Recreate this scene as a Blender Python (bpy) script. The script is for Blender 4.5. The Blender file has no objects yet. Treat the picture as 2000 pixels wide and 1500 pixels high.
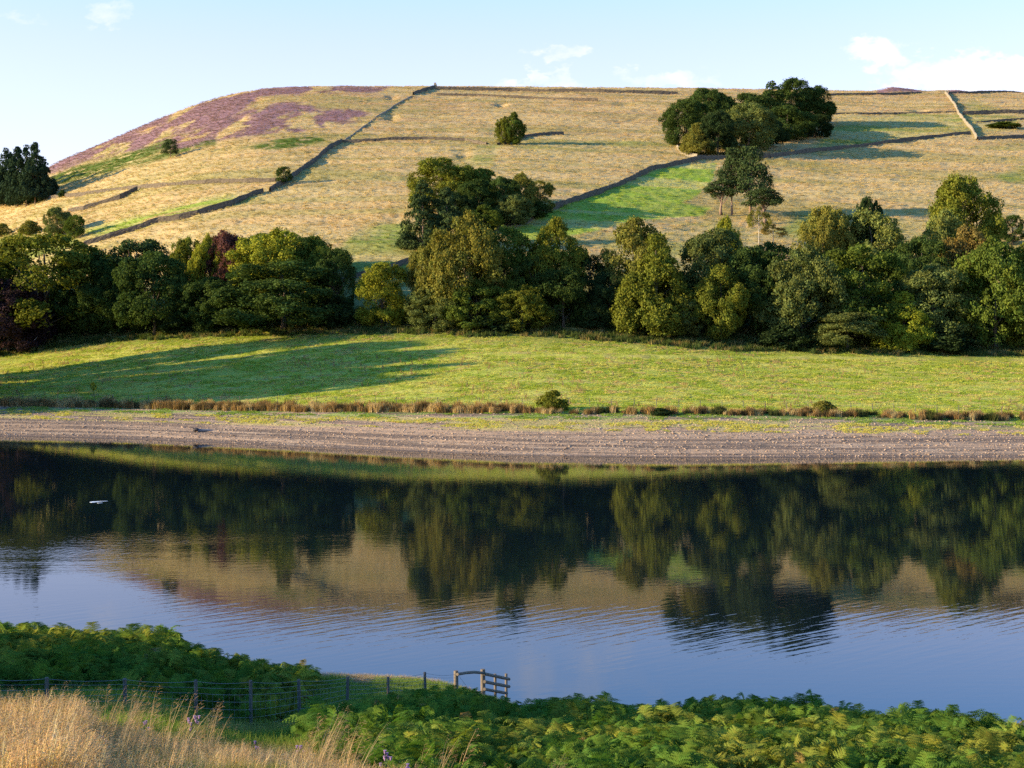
import bpy, math, random
import numpy as np
from mathutils import Vector

random.seed(7)
RNG = np.random.default_rng(11)
scene = bpy.context.scene
COL = scene.collection

# ------------------------------------------------------------------ camera, sky, sun, exposure
F, CX, HY, CH = 2778.0, 1000.0, 620.0, 17.6      # focal length in px of a 2000 px wide frame, centre column, horizon row, eye height
cam_d = bpy.data.cameras.new('camera')
cam = bpy.data.objects.new('camera', cam_d)
COL.objects.link(cam)
cam_d.sensor_width = 36.0
cam_d.lens = 36.0 * F / 2000.0
cam_d.shift_y = -130.0 / 2000.0
cam_d.clip_start, cam_d.clip_end = 0.5, 6000.0
cam.location = (0, 0, CH)
cam.rotation_euler = (math.radians(90), 0, 0)
scene.camera = cam

SUN_EL, SUN_AZ = 15.0, 189.5      # azimuth of the sun, counter-clockwise from +x: low on the left, a little behind the camera
se, sa = math.radians(SUN_EL), math.radians(SUN_AZ)
sun_dir = Vector((math.cos(se) * math.cos(sa), math.cos(se) * math.sin(sa), math.sin(se)))
sd = bpy.data.lights.new('sun', 'SUN')
sun = bpy.data.objects.new('sun', sd)
COL.objects.link(sun)
sd.energy, sd.angle, sd.color = 5.0, math.radians(0.5), (1.0, 0.79, 0.49)
sun.rotation_euler = (-sun_dir).to_track_quat('-Z', 'Y').to_euler()

world = bpy.data.worlds.new('World')
scene.world = world
world.use_nodes = True
wn, wl = world.node_tree.nodes, world.node_tree.links
wn.clear()
wout = wn.new('ShaderNodeOutputWorld')
wbg = wn.new('ShaderNodeBackground')
wbg.inputs['Strength'].default_value = 0.10
sky = wn.new('ShaderNodeTexSky')
sky.sky_type = 'NISHITA'
sky.sun_disc = False
sky.sun_elevation = se
sky.sun_rotation = math.pi / 2 - sa          # measured clockwise from +y
sky.altitude, sky.air_density, sky.dust_density, sky.ozone_density = 200, 1.0, 0.5, 2.0
wl.new(wbg.outputs[0], wout.inputs[0])


def mnode(nodes, links, op, a, b=None, c=None, clamp=False):
    n = nodes.new('ShaderNodeMath'); n.operation = op; n.use_clamp = clamp
    for i, v in enumerate((a, b, c)):
        if v is None: continue
        if isinstance(v, (int, float)): n.inputs[i].default_value = v
        else: links.new(v, n.inputs[i])
    return n.outputs[0]


def wm(op, a, b=None, c=None, clamp=False): return mnode(wn, wl, op, a, b, c, clamp)


tc = wn.new('ShaderNodeTexCoord')
sx = wn.new('ShaderNodeSeparateXYZ'); wl.new(tc.outputs['Generated'], sx.inputs[0])
ys = wm('MAXIMUM', sx.outputs[1], 0.05)
u = wm('DIVIDE', sx.outputs[0], ys)
v = wm('DIVIDE', sx.outputs[2], ys)
nz = wn.new('ShaderNodeTexNoise'); nz.inputs['Scale'].default_value = 22; nz.inputs['Detail'].default_value = 7; nz.inputs['Roughness'].default_value = .62
wz = wn.new('ShaderNodeTexNoise'); wz.inputs['Scale'].default_value = 34; wz.inputs['Detail'].default_value = 5; wz.inputs['Roughness'].default_value = .6
cmb = wn.new('ShaderNodeCombineXYZ'); wl.new(u, cmb.inputs[0]); wl.new(wm('MULTIPLY', v, 1.7), cmb.inputs[1])
wl.new(cmb.outputs[0], nz.inputs['Vector'])
nzv = nz.outputs[0]
wl.new(cmb.outputs[0], wz.inputs['Vector'])
wsep = wn.new('ShaderNodeSeparateXYZ'); wl.new(wz.outputs['Color'], wsep.inputs[0])
u = wm('ADD', u, wm('MULTIPLY', wm('SUBTRACT', wsep.outputs[0], .5), .075))
v = wm('ADD', v, wm('MULTIPLY', wm('SUBTRACT', wsep.outputs[1], .5), .050))
acc = None
CLOUDS = [(1712, 95, 70, 32, .75), (1860, 140, 120, 46, 1.0), (1800, 165, 90, 22, .7), (1985, 140, 70, 40, .9), (1092, 110, 55, 24, .6), (1060, 162, 85, 16, .55),
          (1290, 155, 110, 20, .5), (205, 25, 45, 20, .4), (30, 25, 55, 18, .35), (460, 78, 40, 12, .25), (1130, -85, 150, 60, .5),
          (2500, 60, 200, 70, .8), (-500, 40, 220, 60, .6), (1650, -420, 260, 80, .4)]
for (px, py, rx, ry, s) in CLOUDS:
    du = wm('MULTIPLY', wm('SUBTRACT', u, (px - CX) / F), F / rx)
    dv = wm('MULTIPLY', wm('SUBTRACT', v, (HY - py) / F), F / ry)
    d2 = wm('ADD', wm('MULTIPLY', du, du), wm('MULTIPLY', dv, dv))
    g = wm('MULTIPLY', wm('SUBTRACT', 1.5, d2, clamp=True), s)
    acc = g if acc is None else wm('MAXIMUM', acc, g)
cm = wm('MULTIPLY', wm('SUBTRACT', wm('ADD', wm('MULTIPLY', acc, .62), wm('MULTIPLY', nzv, 2.6)), 1.42, clamp=True), 1.25, clamp=True)
cm = wm('MULTIPLY', cm, wm('GREATER_THAN', sx.outputs[1], 0.05))
cm = wm('MULTIPLY', cm, wm('MULTIPLY', acc, 1.6, clamp=True))
cm = wm('MULTIPLY', cm, .85)
mixc = wn.new('ShaderNodeMix'); mixc.data_type = 'RGBA'
wl.new(cm, mixc.inputs[0])
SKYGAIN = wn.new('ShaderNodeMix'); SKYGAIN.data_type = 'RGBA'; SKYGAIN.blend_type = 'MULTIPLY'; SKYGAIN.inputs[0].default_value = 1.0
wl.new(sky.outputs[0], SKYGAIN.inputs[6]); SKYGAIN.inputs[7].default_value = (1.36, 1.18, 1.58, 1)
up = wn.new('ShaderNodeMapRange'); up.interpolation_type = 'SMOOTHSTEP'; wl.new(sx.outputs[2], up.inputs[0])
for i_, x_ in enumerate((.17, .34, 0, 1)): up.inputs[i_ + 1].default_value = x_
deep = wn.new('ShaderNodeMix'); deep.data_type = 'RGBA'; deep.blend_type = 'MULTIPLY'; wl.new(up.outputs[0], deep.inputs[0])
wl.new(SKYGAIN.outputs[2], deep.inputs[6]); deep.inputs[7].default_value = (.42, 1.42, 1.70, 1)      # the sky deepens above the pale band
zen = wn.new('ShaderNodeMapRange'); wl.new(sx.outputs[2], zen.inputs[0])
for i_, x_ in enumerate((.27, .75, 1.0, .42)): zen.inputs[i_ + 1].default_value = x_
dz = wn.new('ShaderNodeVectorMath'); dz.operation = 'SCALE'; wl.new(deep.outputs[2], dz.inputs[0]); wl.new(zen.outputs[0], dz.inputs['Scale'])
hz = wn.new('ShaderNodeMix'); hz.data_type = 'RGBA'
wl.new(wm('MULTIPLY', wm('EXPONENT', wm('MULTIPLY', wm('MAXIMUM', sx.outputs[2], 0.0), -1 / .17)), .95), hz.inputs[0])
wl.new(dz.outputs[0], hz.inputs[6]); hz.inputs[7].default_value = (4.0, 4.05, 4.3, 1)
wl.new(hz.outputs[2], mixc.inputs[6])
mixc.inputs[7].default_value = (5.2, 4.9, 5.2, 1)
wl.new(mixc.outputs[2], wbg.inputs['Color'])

vs = scene.view_settings
vs.view_transform, vs.look, vs.gamma, vs.exposure = 'Standard', 'None', 1.0, 1.32
vs.use_curve_mapping = False
scene.cycles.use_denoising = False
scene.cycles.max_bounces = 6
scene.cycles.diffuse_bounces = 3
scene.cycles.glossy_bounces = 3
scene.cycles.transmission_bounces = 3
scene.cycles.transparent_max_bounces = 4
scene.cycles.caustics_reflective = False
scene.cycles.caustics_refractive = False


# ------------------------------------------------------------------ helpers
def hash2(ix, iy, seed):
    h = (ix.astype(np.int64) * 374761393 + iy.astype(np.int64) * 668265263 + seed * 1442695041) & 0xFFFFFFFF
    h = ((h ^ (h >> 13)) * 1274126177) & 0xFFFFFFFF
    h = ((h ^ (h >> 16)) * 2246822519) & 0xFFFFFFFF
    return ((h ^ (h >> 15)) & 0xFFFFFF) / float(0xFFFFFF)


def vnoise(x, y, seed=0):
    x = np.asarray(x, float); y = np.asarray(y, float)
    xi, yi = np.floor(x), np.floor(y)
    fx, fy = x - xi, y - yi
    fx, fy = fx * fx * (3 - 2 * fx), fy * fy * (3 - 2 * fy)
    a, b = hash2(xi, yi, seed), hash2(xi + 1, yi, seed)
    c, d = hash2(xi, yi + 1, seed), hash2(xi + 1, yi + 1, seed)
    return (a + (b - a) * fx) * (1 - fy) + (c + (d - c) * fx) * fy


def fbm(x, y, octs=4, seed=0, gain=.5):
    t, amp, tot = 0, 1.0, 0
    for o in range(octs):
        t = t + amp * vnoise(np.asarray(x) * 2 ** o + 17.3 * o, np.asarray(y) * 2 ** o - 9.1 * o, seed + o)
        tot += amp; amp *= gain
    return t / tot        # 0..1


def sstep(a, b, x):
    t = np.clip((np.asarray(x, float) - a) / (b - a), 0, 1)
    return t * t * (3 - 2 * t)


def in_poly(px, py, poly):
    px = np.asarray(px, float); py = np.asarray(py, float)
    ins = np.zeros(np.broadcast(px, py).shape, bool)
    n = len(poly)
    for i in range(n):
        x1, y1 = poly[i]; x2, y2 = poly[(i + 1) % n]
        if y1 == y2: continue
        c = ((y1 > py) != (y2 > py)) & (px < (x2 - x1) * (py - y1) / (y2 - y1) + x1)
        ins ^= c
    return ins


def grid_faces(nr, nc):
    i = np.arange(nr - 1)[:, None] * nc + np.arange(nc - 1)[None, :]
    return np.stack([i, i + 1, i + nc + 1, i + nc], -1).reshape(-1, 4)


def np_mesh(name, verts, faces, smooth=False):
    """verts (n,3); faces an (m,3) or (m,4) array"""
    me = bpy.data.meshes.new(name)
    verts = np.asarray(verts, np.float32); faces = np.asarray(faces, np.int32)
    k = faces.shape[1]
    me.vertices.add(len(verts)); me.vertices.foreach_set('co', verts.ravel())
    me.loops.add(faces.size); me.loops.foreach_set('vertex_index', faces.ravel())
    me.polygons.add(len(faces)); me.polygons.foreach_set('loop_start', np.arange(0, faces.size, k, dtype=np.int32))
    me.update(calc_edges=True)
    me.polygons.foreach_set('use_smooth', np.full(len(faces), smooth))
    return me


def col_attr(me, name, rgb):
    rgb = np.asarray(rgb, np.float32)
    a = me.attributes.new(name, 'FLOAT_COLOR', 'POINT')
    a.data.foreach_set('color', np.concatenate([rgb, np.ones((len(rgb), 1), np.float32)], 1).ravel())


class MB:
    """collects polygons for one mesh object"""
    def __init__(s): s.v, s.f = [], []

    def add(s, vs_, fs_):
        o = len(s.v); s.v.extend(vs_); s.f.extend([tuple(i + o for i in f) for f in fs_])

    def tube(s, pts, rads, n=8, cap=True, jit=0.0):
        vs_, fs_ = [], []
        pts = [Vector(p) for p in pts]
        for i, p in enumerate(pts):
            d = (pts[min(i + 1, len(pts) - 1)] - pts[max(i - 1, 0)]).normalized()
            a = d.cross(Vector((0, 0, 1)) if abs(d.z) < .9 else Vector((1, 0, 0))).normalized()
            b = d.cross(a)
            for k in range(n):
                t = 2 * math.pi * k / n
                r = rads[i] * (1 + (random.random() - .5) * jit)
                vs_.append(tuple(p + (a * math.cos(t) + b * math.sin(t)) * r))
        for i in range(len(pts) - 1):
            for k in range(n):
                fs_.append((i * n + k, i * n + (k + 1) % n, (i + 1) * n + (k + 1) % n, (i + 1) * n + k))
        if cap:
            fs_.append(tuple(range(n - 1, -1, -1))); fs_.append(tuple((len(pts) - 1) * n + k for k in range(n)))
        s.add(vs_, fs_)

    def box(s, c, h, rot=0.0):
        cx, cy, cz = c; hx, hy, hz = h; co, si = math.cos(rot), math.sin(rot)
        vs_ = []
        for z in (-hz, hz):
            for x, y in ((-hx, -hy), (hx, -hy), (hx, hy), (-hx, hy)):
                vs_.append((cx + x * co - y * si, cy + x * si + y * co, cz + z))
        s.add(vs_, [(3, 2, 1, 0), (4, 5, 6, 7), (0, 1, 5, 4), (1, 2, 6, 5), (2, 3, 7, 6), (3, 0, 4, 7)])

    def mesh(s, name, mat=None, smooth=False):
        me = bpy.data.meshes.new(name); me.from_pydata(s.v, [], s.f); me.update()
        if smooth: me.polygons.foreach_set('use_smooth', [True] * len(me.polygons))
        if mat: me.materials.append(mat)
        return me

    def build(s, name, mat, parent=None, smooth=False):
        return link(name, s.mesh(name, mat, smooth), parent)


def link(name, data, parent=None, loc=None):
    o = bpy.data.objects.new(name, data); COL.objects.link(o)
    if parent is not None: o.parent = parent
    if loc is not None: o.location = loc
    return o


def tag(o, label=None, cat=None, group=None, kind=None):
    for k, v_ in (('label', label), ('category', cat), ('group', group), ('kind', kind)):
        if v_ is not None: o[k] = v_
    return o


def empty(name, loc=(0, 0, 0), rz=0.0):
    o = link(name, None); o.location = loc; o.rotation_euler = (0, 0, rz); o.empty_display_size = .3
    return o


# ------------------------------------------------------------------ materials
def new_mat(name):
    m = bpy.data.materials.new(name); m.use_nodes = True
    m.node_tree.nodes.clear()
    return m, m.node_tree.nodes, m.node_tree.links


def attr(nodes, name, typ='GEOMETRY'):
    a = nodes.new('ShaderNodeAttribute'); a.attribute_name = name; a.attribute_type = typ
    return a


def mixrgb(nodes, links, mode, f, a, b):
    n = nodes.new('ShaderNodeMix'); n.data_type = 'RGBA'; n.blend_type = mode; n.clamp_result = False
    for i, v_ in ((0, f), (6, a), (7, b)):
        if isinstance(v_, (int, float)): n.inputs[i].default_value = v_
        elif isinstance(v_, tuple): n.inputs[i].default_value = (*v_, 1)
        else: links.new(v_, n.inputs[i])
    return n.outputs[2]


def noise(nodes, links, scale, detail=4, rough=.55, vec=None, stretch=None):
    n = nodes.new('ShaderNodeTexNoise'); n.inputs['Scale'].default_value = scale
    n.inputs['Detail'].default_value = detail; n.inputs['Roughness'].default_value = rough
    if vec is not None:
        if stretch:
            mp = nodes.new('ShaderNodeMapping'); mp.inputs['Scale'].default_value = stretch
            links.new(vec, mp.inputs[0]); vec = mp.outputs[0]
        links.new(vec, n.inputs['Vector'])
    return n.outputs[0]


def maprange(nodes, links, v_, a, b, c, d):
    n = nodes.new('ShaderNodeMapRange')
    links.new(v_, n.inputs[0])
    for i, x in enumerate((a, b, c, d)): n.inputs[i + 1].default_value = x
    return n.outputs[0]


def plain_mat(name, rgb, rough=.9, var=.35, scale=3.0, bump=.0, stretch=None):
    m, n, l = new_mat(name)
    out = n.new('ShaderNodeOutputMaterial'); b = n.new('ShaderNodeBsdfPrincipled')
    g = n.new('ShaderNodeTexCoord')
    no = noise(n, l, scale, 5, .6, g.outputs['Object'], stretch)
    fac = maprange(n, l, no, .25, .75, 1 - var, 1 + var)
    vm = n.new('ShaderNodeVectorMath'); vm.operation = 'SCALE'; vm.inputs[0].default_value = rgb
    l.new(fac, vm.inputs['Scale']); l.new(vm.outputs[0], b.inputs['Base Color'])
    b.inputs['Roughness'].default_value = rough; b.inputs['Specular IOR Level'].default_value = .15
    if bump:
        bp = n.new('ShaderNodeBump'); bp.inputs['Strength'].default_value = 1; bp.inputs['Distance'].default_value = bump
        l.new(no, bp.inputs['Height']); l.new(bp.outputs[0], b.inputs['Normal'])
    l.new(b.outputs[0], out.inputs[0])
    return m


def leaf_mat(name, source, transl=.28, sheen=0.0):
    """source 'OBJECT': object colour times the leaf's own tint; 'INSTANCER': the scattered plant's tint"""
    m, n, l = new_mat(name)
    out = n.new('ShaderNodeOutputMaterial')
    va = attr(n, 'leaf_tint')
    if source == 'OBJECT':
        oi = n.new('ShaderNodeObjectInfo'); base = oi.outputs['Color']
    else:
        base = attr(n, 'tint', 'INSTANCER').outputs['Color']
    c = mixrgb(n, l, 'MULTIPLY', 1.0, base, va.outputs['Color'])
    d = n.new('ShaderNodeBsdfDiffuse'); l.new(c, d.inputs[0])
    t = n.new('ShaderNodeBsdfTranslucent')
    ct = mixrgb(n, l, 'MULTIPLY', 1.0, c, (1.25, 1.35, .6)); l.new(ct, t.inputs[0])
    mx = n.new('ShaderNodeMixShader'); mx.inputs[0].default_value = transl
    l.new(d.outputs[0], mx.inputs[1]); l.new(t.outputs[0], mx.inputs[2])
    if sheen:
        gl_ = n.new('ShaderNodeBsdfGlossy'); gl_.inputs['Roughness'].default_value = .45; gl_.inputs['Color'].default_value = (.9, .9, .85, 1)
        m2 = n.new('ShaderNodeMixShader'); m2.inputs[0].default_value = sheen
        l.new(mx.outputs[0], m2.inputs[1]); l.new(gl_.outputs[0], m2.inputs[2]); l.new(m2.outputs[0], out.inputs[0])
    else: l.new(mx.outputs[0], out.inputs[0])
    return m


LEAF = leaf_mat('leaves', 'OBJECT', .22)
NEEDLE = leaf_mat('needles', 'OBJECT', .08)
PLANT = leaf_mat('scattered_plants', 'INSTANCER', .3)
FERN = leaf_mat('fern_fronds', 'INSTANCER', .32)
BARK = plain_mat('bark', (.11, .085, .06), .95, .5, 2.0, .02, (1, 1, .25))
PINE_BARK = plain_mat('pine_bark', (.25, .17, .12), .95, .4, 2.0, .02, (1, 1, .3))
PALE_BARK = plain_mat('pale_bark', (.42, .38, .31), .9, .4, 2.0, .01, (1, 1, .3))
WALLM = plain_mat('gritstone_wall', (.12, .095, .065), .95, .55, 1.6, .05)
WALL_LIT = plain_mat('sunlit_wall_stone', (.25, .21, .145), .95, .4, 1.6, .05)  # paler copy of the wall stone, sunlight put into its colour
POST = plain_mat('weathered_wood', (.17, .14, .105), .9, .45, 14, .004, (1, 1, .12))
POST_OLD = plain_mat('grey_fence_wood', (.12, .105, .085), .9, .4, 14, .004, (1, 1, .12))
WIRE = plain_mat('galvanised_wire', (.22, .23, .24), .6, .2, 8)
STONE = plain_mat('beach_stone', (.27, .235, .22), .9, .45, 1.2, .02)

# ------------------------------------------------------------------ far shore and hillside: height as a smooth surface over (column, distance)
def tab(xs, ys):
    xs = np.array(xs, float); ys = np.array(ys, float)
    def f(px):
        # smooth interpolation: average of linear interpolation over a window
        px = np.asarray(px, float); t = 0
        for o in (-60, -40, -20, 0, 20, 40, 60): t = t + np.interp(px + o, xs, ys)
        return t / 7
    return f


def depth0(y): return F * CH / (y - HY)


shore_y = tab([-900, 0, 250, 500, 750, 1000, 1300, 2000, 2900], [838, 851, 857, 868, 879, 889, 893, 893, 890])
bank_y = tab([-900, 0, 300, 500, 1000, 1300, 1500, 2000, 2900], [782, 792, 798, 802, 806, 808, 811, 822, 826])
tree_y = tab([-900, 0, 150, 300, 600, 800, 1200, 1500, 2000, 2900], [715, 690, 668, 652, 645, 642, 655, 676, 688, 695])
crest_y = tab([-900, -600, -300, 0, 95, 150, 200, 280, 380, 440, 500, 560, 700, 850, 1300, 1600, 1700, 1900, 2000, 2900],
              [600, 560, 500, 385, 325, 303, 284, 246, 206, 188, 176, 171, 170, 170, 173, 177, 180, 181, 183, 200])
crest_d = tab([-900, -600, 0, 95, 280, 500, 850, 1300, 2000, 2900], [560, 570, 600, 615, 650, 685, 700, 700, 700, 690])


def far_smooth(px, D):
    """ground height over the far side (no fine relief)"""
    px = np.asarray(px, float); D = np.asarray(D, float)
    d0 = depth0(shore_y(px))
    d1 = d0 + 27.0
    z1 = CH - (bank_y(px) - HY) / F * d1
    d2 = d1 + 72.0
    z2 = CH - (tree_y(px) - HY) / F * d2
    d3 = crest_d(px)
    z3 = CH - (crest_y(px) - HY) / F * d3
    t0 = (D - d0) / (d1 - d0)
    za = z1 * (t0 + .12 * np.sin(np.clip(t0, 0, 1) * math.pi))
    za = np.where(t0 < 0, z1 * t0 * 1.1, za)
    t1 = np.clip((D - d1) / (d2 - d1), 0, 1)
    zb = z1 + (z2 - z1) * (t1 - .10 * np.sin(t1 * math.pi))
    t2 = np.clip((D - d2) / (d3 - d2), 0, 1)
    zc = z2 + (z3 - z2) * (t2 + .16 * t2 * (1 - t2))
    sl = (z3 - z2) / (d3 - d2) * .84
    b = np.maximum(D - d3, 0)
    zd = z3 + (sl - .03) * 14 * (1 - np.exp(-b / 14)) + .03 * b - .02 * b * b / (b + 400)
    z = np.where(D < d1, za, np.where(D < d2, zb, np.where(D < d3, zc, zd)))
    x = (px - CX) / F * D
    hill = sstep(0, 60, D - d2)
    z = z + hill * 3.4 * (fbm(x / 90, D / 70, 3, 5) - .5) * sstep(0, 30, d3 - D + 12)
    return z


HOLLOWS = [(980, 204, 13, 5, 2.0), (764, 190, 12, 4, 1.8), (765, 229, 14, 8, 1.8), (1218, 202, 20, 4, 1.6), (905, 303, 16, 12, 1.2), (500, 195, 14, 4, 1.5),
           (1550, 212, 22, 5, 1.2), (1800, 216, 16, 4, 1.2), (470, 232, 20, 6, 1.5)]


def far_ground_z(px, D):
    return far_smooth(px, D)


def at(px, py):
    """where the sight line through (px, py) meets the far ground: x, y, z"""
    Ds = np.linspace(float(depth0(shore_y(px))) + .5, float(crest_d(px)) + 20, 1500)
    zs = far_smooth(np.full_like(Ds, px), Ds)
    Y = HY - F * (zs - CH) / Ds
    i = int(np.argmax(Y <= py)) if (Y <= py).any() else len(Ds) - 1
    D = float(Ds[i])
    return (px - CX) / F * D, D, float(zs[i])


def gz(x, D):
    return float(far_smooth(CX + F * x / D, D))


cols = np.concatenate([np.arange(-900, -100, 16), np.arange(-100, 2100, 4), np.arange(2100, 2901, 16)]).astype(float)
d0c = depth0(shore_y(cols)); d3c = crest_d(cols)
rows = []
for s in np.linspace(-9, 0, 10)[:-1]: rows.append(d0c + s)
for s in np.linspace(0, 27, 150)[:-1]: rows.append(d0c + s)
for s in np.linspace(0, 72, 150)[:-1]: rows.append(d0c + 27 + s)
for s in np.linspace(0, 1, 430)[:-1]: rows.append(d0c + 99 + (d3c - d0c - 99) * s)
for s in np.concatenate([np.linspace(0, 40, 26), np.linspace(60, 1500, 14)]): rows.append(d3c + s)
DD = np.array(rows); PX = np.broadcast_to(cols[None, :], DD.shape)
Z = far_smooth(PX, DD)
X = (PX - CX) / F * DD
SY = HY - F * (Z - CH) / DD                 # sight-line row of each ground point, used to lay out fields
d0g = np.broadcast_to(d0c[None, :], DD.shape)
sB = DD - d0g                                # metres inland from the waterline
beach = sB < 27
meadow = (sB >= 27) & (sB < 99)
hill = sB >= 99
for (hx, hy, rx, ry, dep) in HOLLOWS:
    q = ((PX - hx) / rx) ** 2 + ((SY - hy) / ry) ** 2
    Z = Z - .65 * dep * np.exp(-q * 1.3) * (DD < d3c + 5)
rid = sstep(0, 30, sB - 99)
# fine relief: tussocks, sheep tracks along the contour, strandlines
tus = fbm(X / 1.5, DD / 1.3, 3, 21, .6) - .5
tus2 = fbm(X / 6.0, DD / 3.2, 3, 31) - .5
Z = Z + np.where(hill, tus * .36 + tus2 * .8, 0) + np.where(meadow, tus * .20 + tus2 * .35, 0) * sstep(27, 32, sB)
terr = np.sin(Z * 2.3 + 3 * fbm(X / 60, DD / 40, 2, 44)) * .10
Z = Z + np.where(hill, terr, 0)
strand = np.clip(4.4 - Z, 0, 4.4)
Z = Z + np.where(beach, .035 * np.sin(Z * 17 + 2.2 * fbm(X / 25, DD / 25, 2, 3)) + .10 * (fbm(X / 1.2, DD / .6, 3, 8) - .5) * sstep(-.5, 1.5, sB), 0)
# low terrace across the meadow on the right
tl = np.exp(-((SY - (698 + (PX - 1400) * .008)) / 2.0) ** 2) * sstep(950, 1100, PX)
Z = Z + np.where(meadow, tl * .35, 0)
# heather knolls on the skyline at the right
for (hx, rx, hh) in ((1742, 26, 1.9), (1775, 30, 1.2), (1868, 20, .8), (1838, 18, .7)):
    q = ((PX - hx) / rx) ** 2 + ((DD - d3c - 4) / 14) ** 2
    Z = Z + hh * np.exp(-q * 1.4)

# ---- material colours (albedo), from what grows where, plus shade put into some patches
n1 = fbm(X / 14, DD / 9, 4, 51); n2 = fbm(X / 3.0, DD / 2.0, 4, 61, .6); n3 = fbm(X / 45, DD / 30, 3, 71)
def C(*c): return np.array(c, float)
def mixc_(a, b, t): return a * (1 - t[..., None]) + b * t[..., None]
STRAW, STRAW2, OLIVE, GREEN, LUSH = C(.49, .345, .160), C(.38, .25, .11), C(.22, .21, .060), C(.16, .235, .035), C(.115, .25, .022)
HEATH, HEATH2, BRACK, TAN = C(.245, .145, .155), C(.20, .12, .105), C(.085, .125, .022), C(.50, .39, .18)
col = np.empty(Z.shape + (3,)); col[:] = STRAW
col = mixc_(col, STRAW2 * np.ones(3), sstep(.3, .8, n2) * .35)
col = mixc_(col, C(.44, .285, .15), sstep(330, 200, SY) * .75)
col = mixc_(col, OLIVE, sstep(.50, .66, n1) * .32)
col = mixc_(col, TAN, sstep(.55, .7, n3) * .35)
def region(poly, soft=3.0, nx=8, amp=14):
    jx = (fbm(X / nx, DD / nx, 3, 91) - .5) * amp; jy = (fbm(X / nx, DD / nx, 3, 97) - .5) * amp * .6
    m_ = np.zeros(Z.shape)
    for a_, b_ in ((0, 0), (soft, 0), (-soft, 0), (0, soft), (0, -soft)):
        m_ += in_poly(PX + jx + a_, SY + jy + b_, poly)
    return m_ / 5
g_field = region([(1000, 452), (1080, 409), (1168, 377), (1224, 355), (1300, 326), (1402, 318), (1392, 350), (1362, 384), (1330, 396), (1390, 404), (1376, 418), (1250, 432), (1130, 460), (1040, 470)], 2, 8, 5)
col = mixc_(col, mixc_(np.broadcast_to(C(.23, .36, .035), col.shape), np.broadcast_to(C(.36, .40, .08), col.shape), sstep(.42, .7, fbm(X / 1.5 + DD / 3, DD / 12, 3, 5)) * .7), g_field)
gf2 = region([(150, 448), (220, 432), (330, 402), (420, 384), (520, 376), (440, 402), (300, 436), (190, 462)], 6, 14, 30) * sstep(.28, .46, fbm(X / 22, DD / 4, 3, 33))
col = mixc_(col, C(.26, .35, .05), gf2)
for (pl, s_) in (([(1948, 348), (2010, 322), (2040, 350), (1960, 358)], 1.0), ([(1500, 460), (1560, 420), (1640, 430), (1640, 480)], .7), ([(1580, 300), (1640, 225), (1880, 222), (1900, 262), (1700, 285)], .85),
                 ([(1900, 262), (1880, 200), (1910, 195), (1990, 235), (1990, 250)], .6), ([(640, 540), (690, 450), (800, 430), (830, 560)], .95), ([(-100, 470), (50, 455), (160, 470), (150, 500), (-100, 520)], .9),
                 ([(1180, 460), (1420, 430), (1480, 470), (1480, 560), (1180, 560)], .4), ([(1040, 272), (1300, 272), (1320, 292), (1000, 296)], .5), ([(200, 260), (330, 295), (280, 330), (60, 375), (70, 340)], .25),
                 ([(930, 285), (975, 285), (960, 320), (920, 315)], .6)):
    col = mixc_(col, C(.19, .245, .050), region(pl, 7, 14, 22) * s_ * (.6 + .4 * sstep(.35, .6, n1)))  # greener ground; gully, copse and lone-tree patches also put cast shade into it
fz = fbm(X / 70, DD / 7 + X / 40, 4, 611)
col = mixc_(col, C(.25, .26, .07), sstep(.50, .64, fz) * .38 * (hill * 1.0))
col = mixc_(col, TAN, sstep(.54, .38, fz) * .6)
trk = np.abs(np.sin(DD / 5.5 + 2.5 * fbm(X / 50, DD / 50, 2, 621) + X / 90))
col = mixc_(col, C(.20, .17, .07), sstep(.10, .02, trk) * sstep(.45, .6, fbm(X / 25, DD / 10, 2, 631)) * .6)
# below the first wall everything greens towards the trees
col = mixc_(col, OLIVE, sstep(500, 590, SY) * .7)
h_main = [(60, 345), (95, 318), (200, 275), (280, 238), (380, 196), (450, 180), (500, 170), (505, 192), (420, 262), (350, 290), (240, 296), (150, 318), (110, 335)]
h_a = [(335, 290), (400, 250), (470, 225), (560, 200), (610, 210), (640, 226), (625, 242), (580, 258), (540, 258), (440, 275), (360, 292)]
h_b = [(470, 186), (500, 172), (600, 168), (760, 168), (740, 180), (640, 184), (560, 186), (500, 192)]
h_c = [(640, 250), (720, 222), (700, 212), (600, 218), (560, 240)]
hn = fbm(X / 9, DD / 26, 4, 123, .6)
heath = np.maximum.reduce([region(h_main, 4, 12, 20) * sstep(.30, .46, hn), region(h_a, 4, 12, 26) * sstep(.38, .54, hn), region(h_b, 3, 12, 14) * sstep(.38, .48, hn), region(h_c, 4, 10, 30) * sstep(.46, .54, hn)])
heath = np.maximum(heath, region([(1712, 182), (1728, 160), (1760, 160), (1800, 176), (1800, 181)], 1, 8, 3))
heath = np.maximum(heath, region([(1850, 184), (1860, 172), (1885, 172), (1892, 183)], 1, 8, 3))
heath = np.where(DD < d3c + 45, heath, 0)
col = mixc_(col, HEATH, heath)
col = mixc_(col, HEATH2, heath * sstep(.5, .65, n2))
br = np.maximum.reduce([region([(90, 352), (150, 325), (260, 298), (330, 272), (345, 280), (290, 305), (215, 335), (120, 360)], 4, 8, 18),
                        region([(255, 322), (330, 295), (420, 270), (425, 280), (345, 302), (270, 325)], 4, 8, 12),
                        region([(478, 290), (540, 272), (620, 266), (650, 276), (560, 291)], 3, 8, 12),
                        region([(1920, 246), (1960, 238), (1990, 242), (1960, 252)], 2, 8, 6)])
col = mixc_(col, BRACK, br * sstep(.3, .45, n2))
br2 = br
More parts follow.
